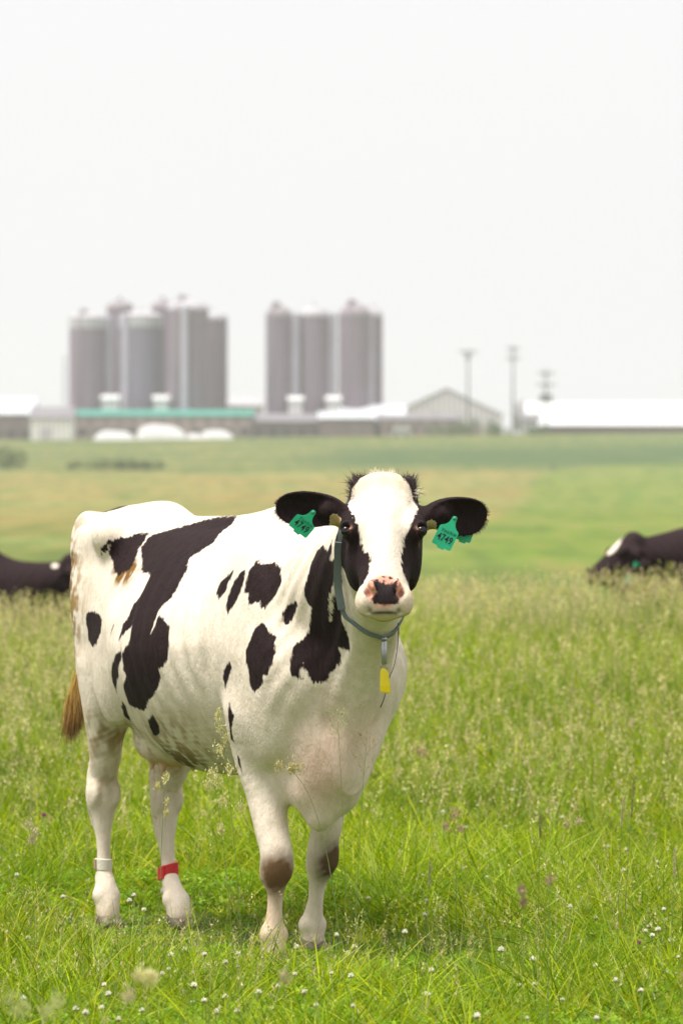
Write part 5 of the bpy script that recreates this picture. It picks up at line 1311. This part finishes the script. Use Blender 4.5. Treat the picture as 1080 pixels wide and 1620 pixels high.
def far_cow(px, D, heading, P, whites, label, tags=()):
    V, F, H = bake_cow(P, .011, (-1.75, -.60, 0), (1.40, .80, 1.75))
    x = (px - 540) / F_PX * D; z = float(terrain(x, D)) - .03
    cow = empty('cow', (x, D, z), heading); cow.scale = (1.03, 1.03, 1.03); tag(cow, label, 'cow')
    body = mesh_obj('body', V, F, MT['far_coat'], cow)
    sd = np.full(len(V), .05)
    for (c, r_) in whites:
        if isinstance(c, str): c = H(*r_[0]); rr = r_[1]; q = (V - np.array(c)); M = P.head_M; d = np.sqrt(((q @ M[0]) / rr[0]) ** 2 + ((q @ M[1]) / rr[1]) ** 2 + ((q @ M[2]) / rr[2]) ** 2)
        else: d = np.sqrt((((V - np.array(c)) / np.array(r_)) ** 2).sum(1)); rr = r_
        sd = np.minimum(sd, (d - 1) * min(rr))
    set_attr(body, 'coat', np.clip(sd, -.05, .05)); set_attr(body, 'tint', np.tile(np.array(WHITE_HAIR), (len(V), 1)), 'FLOAT_COLOR'); set_attr(body, 'skin', np.zeros((len(V), 3)), 'FLOAT_COLOR')
    dress_head(P, H, cow, None, False)
    for kk, pts in P.legs: hoof((pts[-1][0] - .01, pts[-1][1], 0), cow, None)
    for (pos, X_, Y_, w_, h_) in tags: ear_tag(cow, tuple(H(*pos)), X_, Y_, w_=w_, h_=h_, lettering=False)
    return cow

def build_far_cows():
    MT['far_coat'] = coat_material('black_coat', (.020, .011, .013))
    P = far_pose(0, 52, 1.29, R(22))
    far_cow(1164, 33.5, R(180), P, [('h', ((.02, .0, -.01), (.032, .05, .075))), ('h', ((-.03, .0, .07), (.034, .05, .045))), ((.10, .2, .75), (.10, .10, .14)), ((-1.2, .1, .5), (.2, .2, .35))],
            'black cow with white face mark and green ear tags in tall grass at the right',
            tags=[((.13, -.10, .06), (-1, .2, 0), (0.1, 0, 1), .07, .10), ((.10, -.16, -.06), (-1, .2, 0), (0.1, 0, 1), .07, .10)])
    P = far_pose(0, 50, 1.40, R(-12))
    far_cow(-32, 37.0, R(-6), P, [((.655, -.06, 1.365), (.032, .12, .020)), ((-1.2, .1, .5), (.2, .2, .3))],
            'black cow with a small pale neck mark, behind the big cow at the left')

# ------------------------------------------------------------------ flowers and single stalks
def ground_hit(px, py, h=0.0):
    """distance at which the meadow (plus h) is seen at a pixel row"""
    lo, hi = 9.0, 40.0
    for D in np.linspace(9, 40, 1500):
        if CAM_Z - (py - 800) / F_PX * D <= terrain((px - 540) / F_PX * D, D) + h: return D
    return 20.0

def flower_meshes(kind, rng):
    out = []
    for k in range(4):
        n = 150; d = rng.normal(size=(n, 3)); d /= np.linalg.norm(d, axis=1)[:, None]; d[:, 2] = d[:, 2] * .9 + .12
        Rr = .0085; v, f, ri = strands(d * Rr * .35, d + np.array([0, 0, .25]), Rr * rng.uniform(.6, .9, n), .0030, np.tile([0, 0, .15], (n, 1)) + rng.normal(size=(n, 3)) * .1, rng, seg=2)
        me_o = mesh_obj('flower_head', v, f, MT['petal'], None, False)
        if kind == 'white':
            c = np.where(d[:, 2:3] < -.35, np.array([[.42, .30, .20]]), np.array([[.92, .90, .80]])) * rng.uniform(.85, 1.1, (n, 1))
        else: c = np.array([[.36, .08, .25]]) * rng.uniform(.7, 1.4, (n, 1))
        set_attr(me_o, 'tone', c[ri], 'FLOAT_COLOR'); me = me_o.data; bpy.data.objects.remove(me_o)
        m = MB(); hh = 1.0; m.tube([(0, 0, -hh), (.002, .001, -hh * .5), (0, 0, 0)], [.0011, .0011, .0009], 5); so = m.build('stem', MT['stem'], None, True); sm = so.data; bpy.data.objects.remove(so)
        out.append((me, sm))
    return out

def place_flower(protos, px, py, h, rng, label, group, cat, name, scale=1.0):
    D = ground_hit(px, py, h); x = (px - 540) / F_PX * D; z = float(terrain(x, D)); me, sm = protos[rng.randint(len(protos))]
    e = empty(name, (x, D, z), rng.uniform(0, 6.28)); tag(e, label, cat, group)
    a = bpy.data.objects.new('flower_head', me); C.objects.link(a); a.parent = e; a.location = (0, 0, h); a.scale = (scale,) * 3
    s = bpy.data.objects.new('stem', sm); C.objects.link(s); s.parent = e; s.location = (0, 0, h); s.scale = (1, 1, h)
    return e

FLOWERS = [(829,1209),(795,1218),(876,1218),(889,1294),(962,1340),(860,1355),(848,1380),(933,1394),(767,1338),(780,1347),(901,1435),(941,1453),(1020,1474),(1031,1481),(1040,1472),(1026,1466),(792,1503),(842,1519),(941,1529),(1013,1568),(943,1612),(754,1609),(675,1575),(732,1374),(1023,1304),(883,1363),(913,1362),(1049,1440),
           (217,1535),(165,1560),(172,1574),(197,1560),(225,1600),(256,1542),(161,1595),(342,1602),(375,1601),(409,1571),(440,1562),(357,1523),(324,1511),(376,1511),(270,1512),(500,1591),(323,1584),(292,1503),(466,1542),(532,1480),(307,1560),(120,1597),(135,1604),(555,1545),(640,1250),(990,1345),(755,1275),(810,1250),(700,1285),(738,1310),(1040,1365),(985,1378),(560,1500),(150,1247),(100,1420),(338,1212),(470,1500),(640,1476),(712,1240),(1060,1490),(1000,1390),(228,1440),(212,1417),(205,1425),(45,1485)]

def build_flowers():
    rng = np.random.RandomState(12)
    MT['petal'] = leaf_material('petal', .25, .6); MT['stem'] = mat_simple('flower_stem', (.10, .19, .03), .6)
    W = flower_meshes('white', rng); K = flower_meshes('pink', rng)
    for (px, py) in FLOWERS:
        place_flower(W, px, py, rng.uniform(.12, .18), rng, 'white clover flower on a thin stem in the grass', 'white clover flowers in the meadow', 'clover flower', 'clover_flower', rng.uniform(.85, 1.15))
    for _ in range(55):
        py = rng.uniform(1230, 1615); px = rng.uniform(-20, 1100)
        if 120 < px < 560 and py < 1480: continue
        place_flower(W, px, py, rng.uniform(.11, .17), rng, 'white clover flower on a thin stem in the grass', 'white clover flowers in the meadow', 'clover flower', 'clover_flower', rng.uniform(.7, 1.05))
    place_flower(K, 70, 1290, .22, rng, 'purple clover flower in the grass left of the cow', None, 'clover flower', 'purple_clover_flower', 1.2)
    place_flower(K, 925, 1360, .16, rng, 'small pink clover flower among white ones right of the cow', None, 'clover flower', 'purple_clover_flower', .8)
    place_flower(K, 1010, 1492, .12, rng, 'small pink clover flower at the right near the front', None, 'clover flower', 'purple_clover_flower', .8)

def stalk(tip, base_px, D, label, style='clumps', size=.10, clusters=None, col=(.60, .55, .27), seed=0, th=.0012, droop=0.0):
    """one stem of grass gone to seed, standing at distance D"""
    rng = np.random.RandomState(seed + 100); x0 = (base_px - 540) / F_PX * D; z0 = float(terrain(x0, D)); xt, _, zt = at(tip[0], tip[1], D)
    e = empty('grass_stalk', (x0, D, z0)); tag(e, label, 'grass stalk', 'tall grass stalks near the cow')
    P0 = np.array([0, 0, 0.]); P2 = np.array([xt - x0, rng.uniform(-.03, .03), zt - z0]); P1 = np.array([(xt - x0) * .25, 0, (zt - z0) * (.6 + droop)])
    curve = lambda t: (1 - t) ** 2 * P0 + 2 * t * (1 - t) * P1 + t * t * P2
    m = MB(); m.tube([tuple(curve(t)) for t in np.linspace(0, 1, 14)], list(np.linspace(th * 1.3, th * .5, 14)), 6); m.build('stem', MT['stalk_stem'], e, True)
    Ln = np.linalg.norm(P2); parts = []
    c0 = np.array(col)
    if style == 'clumps':                         # orchard grass: knots of spikelets on short side branches
        for (back, rad, side) in (clusters or ((.0, .020, 0), (.035, .018, .02), (.07, .014, -.02), (.12, .012, .03))):
            t = 1 - back / Ln; c = curve(t) + np.array([side, rng.uniform(-.01, .01), 0]); n = 75
            p = c + rng.normal(size=(n, 3)) * rad * np.array([.5, .5, .7]); d = rng.normal(size=(n, 3)) * .5 + np.array([side * 8, 0, 1])
            parts.append((p, d, rng.uniform(.007, .013, n), .0034)); k = 8; pp = curve(t - .04); parts.append((np.tile(pp, (k, 1)), np.tile(c - pp, (k, 1)) + rng.normal(size=(k, 3)) * .002, np.full(k, np.linalg.norm(c - pp)), .0012))
    elif style == 'plume':                        # open panicle
        for i in range(26):
            t = 1 - (i / 26) * size / Ln; b = curve(t); L_ = size * (.16 + .30 * math.sin(min(1, i / 20) * math.pi * .8)); a = rng.uniform(0, 6.28); d = np.array([math.cos(a) * .75, math.sin(a) * .4, .85]); d /= np.linalg.norm(d)
            parts.append((b[None], d[None], np.array([L_]), .0009)); n = 7; tt = rng.uniform(.35, 1, n)[:, None]
            parts.append((b + d * L_ * tt, d + rng.normal(size=(n, 3)) * .3, rng.uniform(.007, .012, n), .0020))
    else:                                         # narrow spike
        n = 150; t = 1 - rng.uniform(0, 1, n) * size / Ln; p = np.array([curve(q) for q in t]) + rng.normal(size=(n, 3)) * .0022
        parts.append((p, rng.normal(size=(n, 3)) * .3 + np.array([0, 0, 1]), rng.uniform(.008, .014, n), .0022))
    V = []; F = []; Cc = []; o = 0
    for (p, d, l, w_) in parts:
        v, f, ri = strands(p, d, l, w_, rng.normal(size=(len(p), 3)) * .1, rng, seg=2); V.append(v); F.append(f + o); o += len(v); Cc.append((c0 * rng.uniform(.75, 1.3, (len(p), 1)))[ri])
    s = mesh_obj('seed_head', np.concatenate(V), np.concatenate(F), MT['seed'], e, False); set_attr(s, 'tone', np.concatenate(Cc), 'FLOAT_COLOR')
    return e

def build_stalks():
    MT['stalk_stem'] = mat_simple('green_stem', (.16, .22, .055), .6, var=.3); MT['seed'] = leaf_material('seed_spikelets', .3, .7)
    S = stalk
    S((345, 1132), 385, 13.3, 'tall knotted grass stalk before the gap between front leg and belly', 'clumps', clusters=((.0, .012, 0), (.045, .014, .0), (.09, .016, .012), (.13, .018, -.015), (.20, .016, .01), (.24, .020, -.03), (.33, .017, .03)), seed=1)
    S((336, 1225), 372, 13.2, 'shorter knotted grass stalk beside the tall one below the belly', 'clumps', clusters=((.0, .018, 0), (.04, .016, -.02), (.10, .014, .015), (.20, .014, .0)), seed=2)
    S((446, 1212), 545, 13.1, 'bent grass stalk whose seed knots hang before the armpit of the cow', 'clumps', clusters=((.0, .014, -.01), (.03, .017, .02), (.05, .015, .03), (.07, .010, 0)), col=(.50, .44, .22), seed=3, droop=.35)
    S((533, 1128), 550, 13.2, 'upright feathery green grass stalk before the middle of the chest', 'plume', .115, seed=4, col=(.40, .42, .18))
    S((580, 1168), 560, 13.2, 'open purplish grass stalk before the right side of the chest', 'plume', .150, seed=5, col=(.36, .30, .17))
    S((262, 1232), 250, 13.6, 'thin grass stalk before the hind leg with the red band', 'clumps', clusters=((.0, .012, 0), (.03, .010, -.02), (.09, .008, .01), (.13, .009, .01)), seed=6)
    S((1003, 1228), 985, 13.6, 'tall dark narrow grass spike near the right edge', 'spike', .16, seed=7, col=(.26, .24, .10))
    S((984, 1266), 975, 13.5, 'pale narrow grass spike just left of the dark one near the right edge', 'spike', .10, seed=8, col=(.52, .46, .27))
    S((855, 1290), 850, 13.7, 'thin dark spike of grass in the middle of the right meadow', 'spike', .09, seed=9, col=(.30, .28, .12))
    S((718, 1288), 722, 14.2, 'pinkish knotted grass stalk right of the chest', 'clumps', clusters=((.0, .014, 0), (.05, .014, -.03), (.06, .012, .02)), col=(.62, .45, .34), seed=10)
    S((665, 1188), 655, 16.0, 'brownish grass stalk just right of the brisket, farther back', 'clumps', clusters=((.0, .014, -.01), (.01, .014, .015)), col=(.46, .36, .22), seed=11)
    S((905, 1300), 890, 13.9, 'straw knotted grass stalk among clover in the right meadow', 'clumps', clusters=((.0, .012, .02), (.01, .012, -.02)), col=(.48, .42, .25), seed=12)
    S((1068, 1345), 1060, 12.9, 'straw coloured grass spike at the right edge', 'spike', .10, seed=13, col=(.50, .45, .26))
    S((680, 1365), 672, 13.0, 'fine grass spike left of the clover flowers right of the front legs', 'spike', .08, seed=14, col=(.36, .36, .16))
    S((45, 1305), 75, 14.6, 'pale knotted grass stalk at the left below the tail', 'clumps', clusters=((.0, .014, 0), (.03, .014, .02), (.06, .012, 0)), col=(.55, .48, .33), seed=15)
    S((228, 1545), 240, 8.6, 'large blurred pale seed head close to the viewer at bottom left', 'clumps', clusters=((.0, .009, -.012), (.0, .012, .008), (.006, .008, .020)), col=(.70, .66, .36), seed=16)
    S((203, 1578), 212, 8.8, 'blurred seed head just below the large one at bottom left', 'clumps', clusters=((.0, .014, 0),), col=(.56, .50, .30), seed=17)
    S((18, 1588), 30, 8.6, 'blurred pale green seed head in the bottom left corner', 'clumps', clusters=((.0, .016, 0), (.02, .014, .02)), col=(.50, .52, .22), seed=18)
    S((72, 1590), 60, 8.7, 'blurred pale green seed head right of the one in the bottom left corner', 'clumps', clusters=((.0, .016, .02), (.02, .014, 0)), col=(.50, .52, .22), seed=19)
    S((450, 1550), 455, 9.6, 'blurred brownish seed head below the front hoof', 'clumps', clusters=((.0, .012, 0),), col=(.46, .40, .24), seed=20)
    S((824, 1408), 826, 10.2, 'blurred brown seed head among the grass right of centre', 'clumps', clusters=((.0, .010, 0), (.035, .008, .003)), col=(.36, .27, .17), seed=21)
    S((868, 1393), 865, 10.6, 'blurred brown seed head right of another one in the right meadow', 'clumps', clusters=((.0, .010, 0),), col=(.36, .27, .17), seed=22)

# ------------------------------------------------------------------ air
def build_haze():
    x0, x1, y0, y1, z0, z1 = -520, 520, -40, 1620, -3, 60
    m = MB(); m.box(x0, x1, y0, y1, z0, z1); mt = bpy.data.materials.new('haze'); mt.use_nodes = True; nt = mt.node_tree; nt.nodes.clear()
    v = nt.nodes.new('ShaderNodeVolumePrincipled'); v.inputs['Color'].default_value = (.94, .95, 1, 1); v.inputs['Density'].default_value = HAZE; v.inputs['Anisotropy'].default_value = .2
    o = nt.nodes.new('ShaderNodeOutputMaterial'); nt.links.new(v.outputs[0], o.inputs['Volume'])
    h = m.build('haze', mt, None, False); tag(h, kind='stuff'); tag(h, 'pale air over the farm and fields', 'haze')

# ------------------------------------------------------------------ build
COW_RES = 0.005; N_FUR = 70000; GRASS_Q = 1.25; HAZE = .00028
TAG_L = (1.036, .054, 1.460); TAG_R = (.860, -.346, 1.479); TAG_BACK = (.955, .152, 1.465)
RING = (.742, -.042, 1.080)
COLLAR_RIGHT = [(.72,-.10,1.565),(.75,-.165,1.52),(.77,-.205,1.44),(.768,-.208,1.387),(.75,-.203,1.342),(.713,-.186,1.262),(.690,-.160,1.167),(.715,-.132,1.130),(.736,-.095,1.100),(.742,-.042,1.084)]
COLLAR_PAD = [(.768,-.212,1.387),(.75,-.206,1.342),(.713,-.19,1.262),(.70,-.169,1.175)]
COLLAR_LEFT = [(.72,-.10,1.565),(.74,-.01,1.51),(.745,.03,1.40),(.735,.045,1.28),(.730,.036,1.17),(.738,.012,1.125),(.745,-.014,1.098),(.742,-.042,1.084)]
CORD = [(.745,.005,1.135),(.712,.022,1.08),(.655,.038,1.0),(.61,.036,.94),(.57,.045,.89),(.53,.05,.855)]
common_materials()
build_ground()
build_farm()
build_haze()
build_main_cow()
build_far_cows()
build_grass()
build_flowers()
build_stalks()
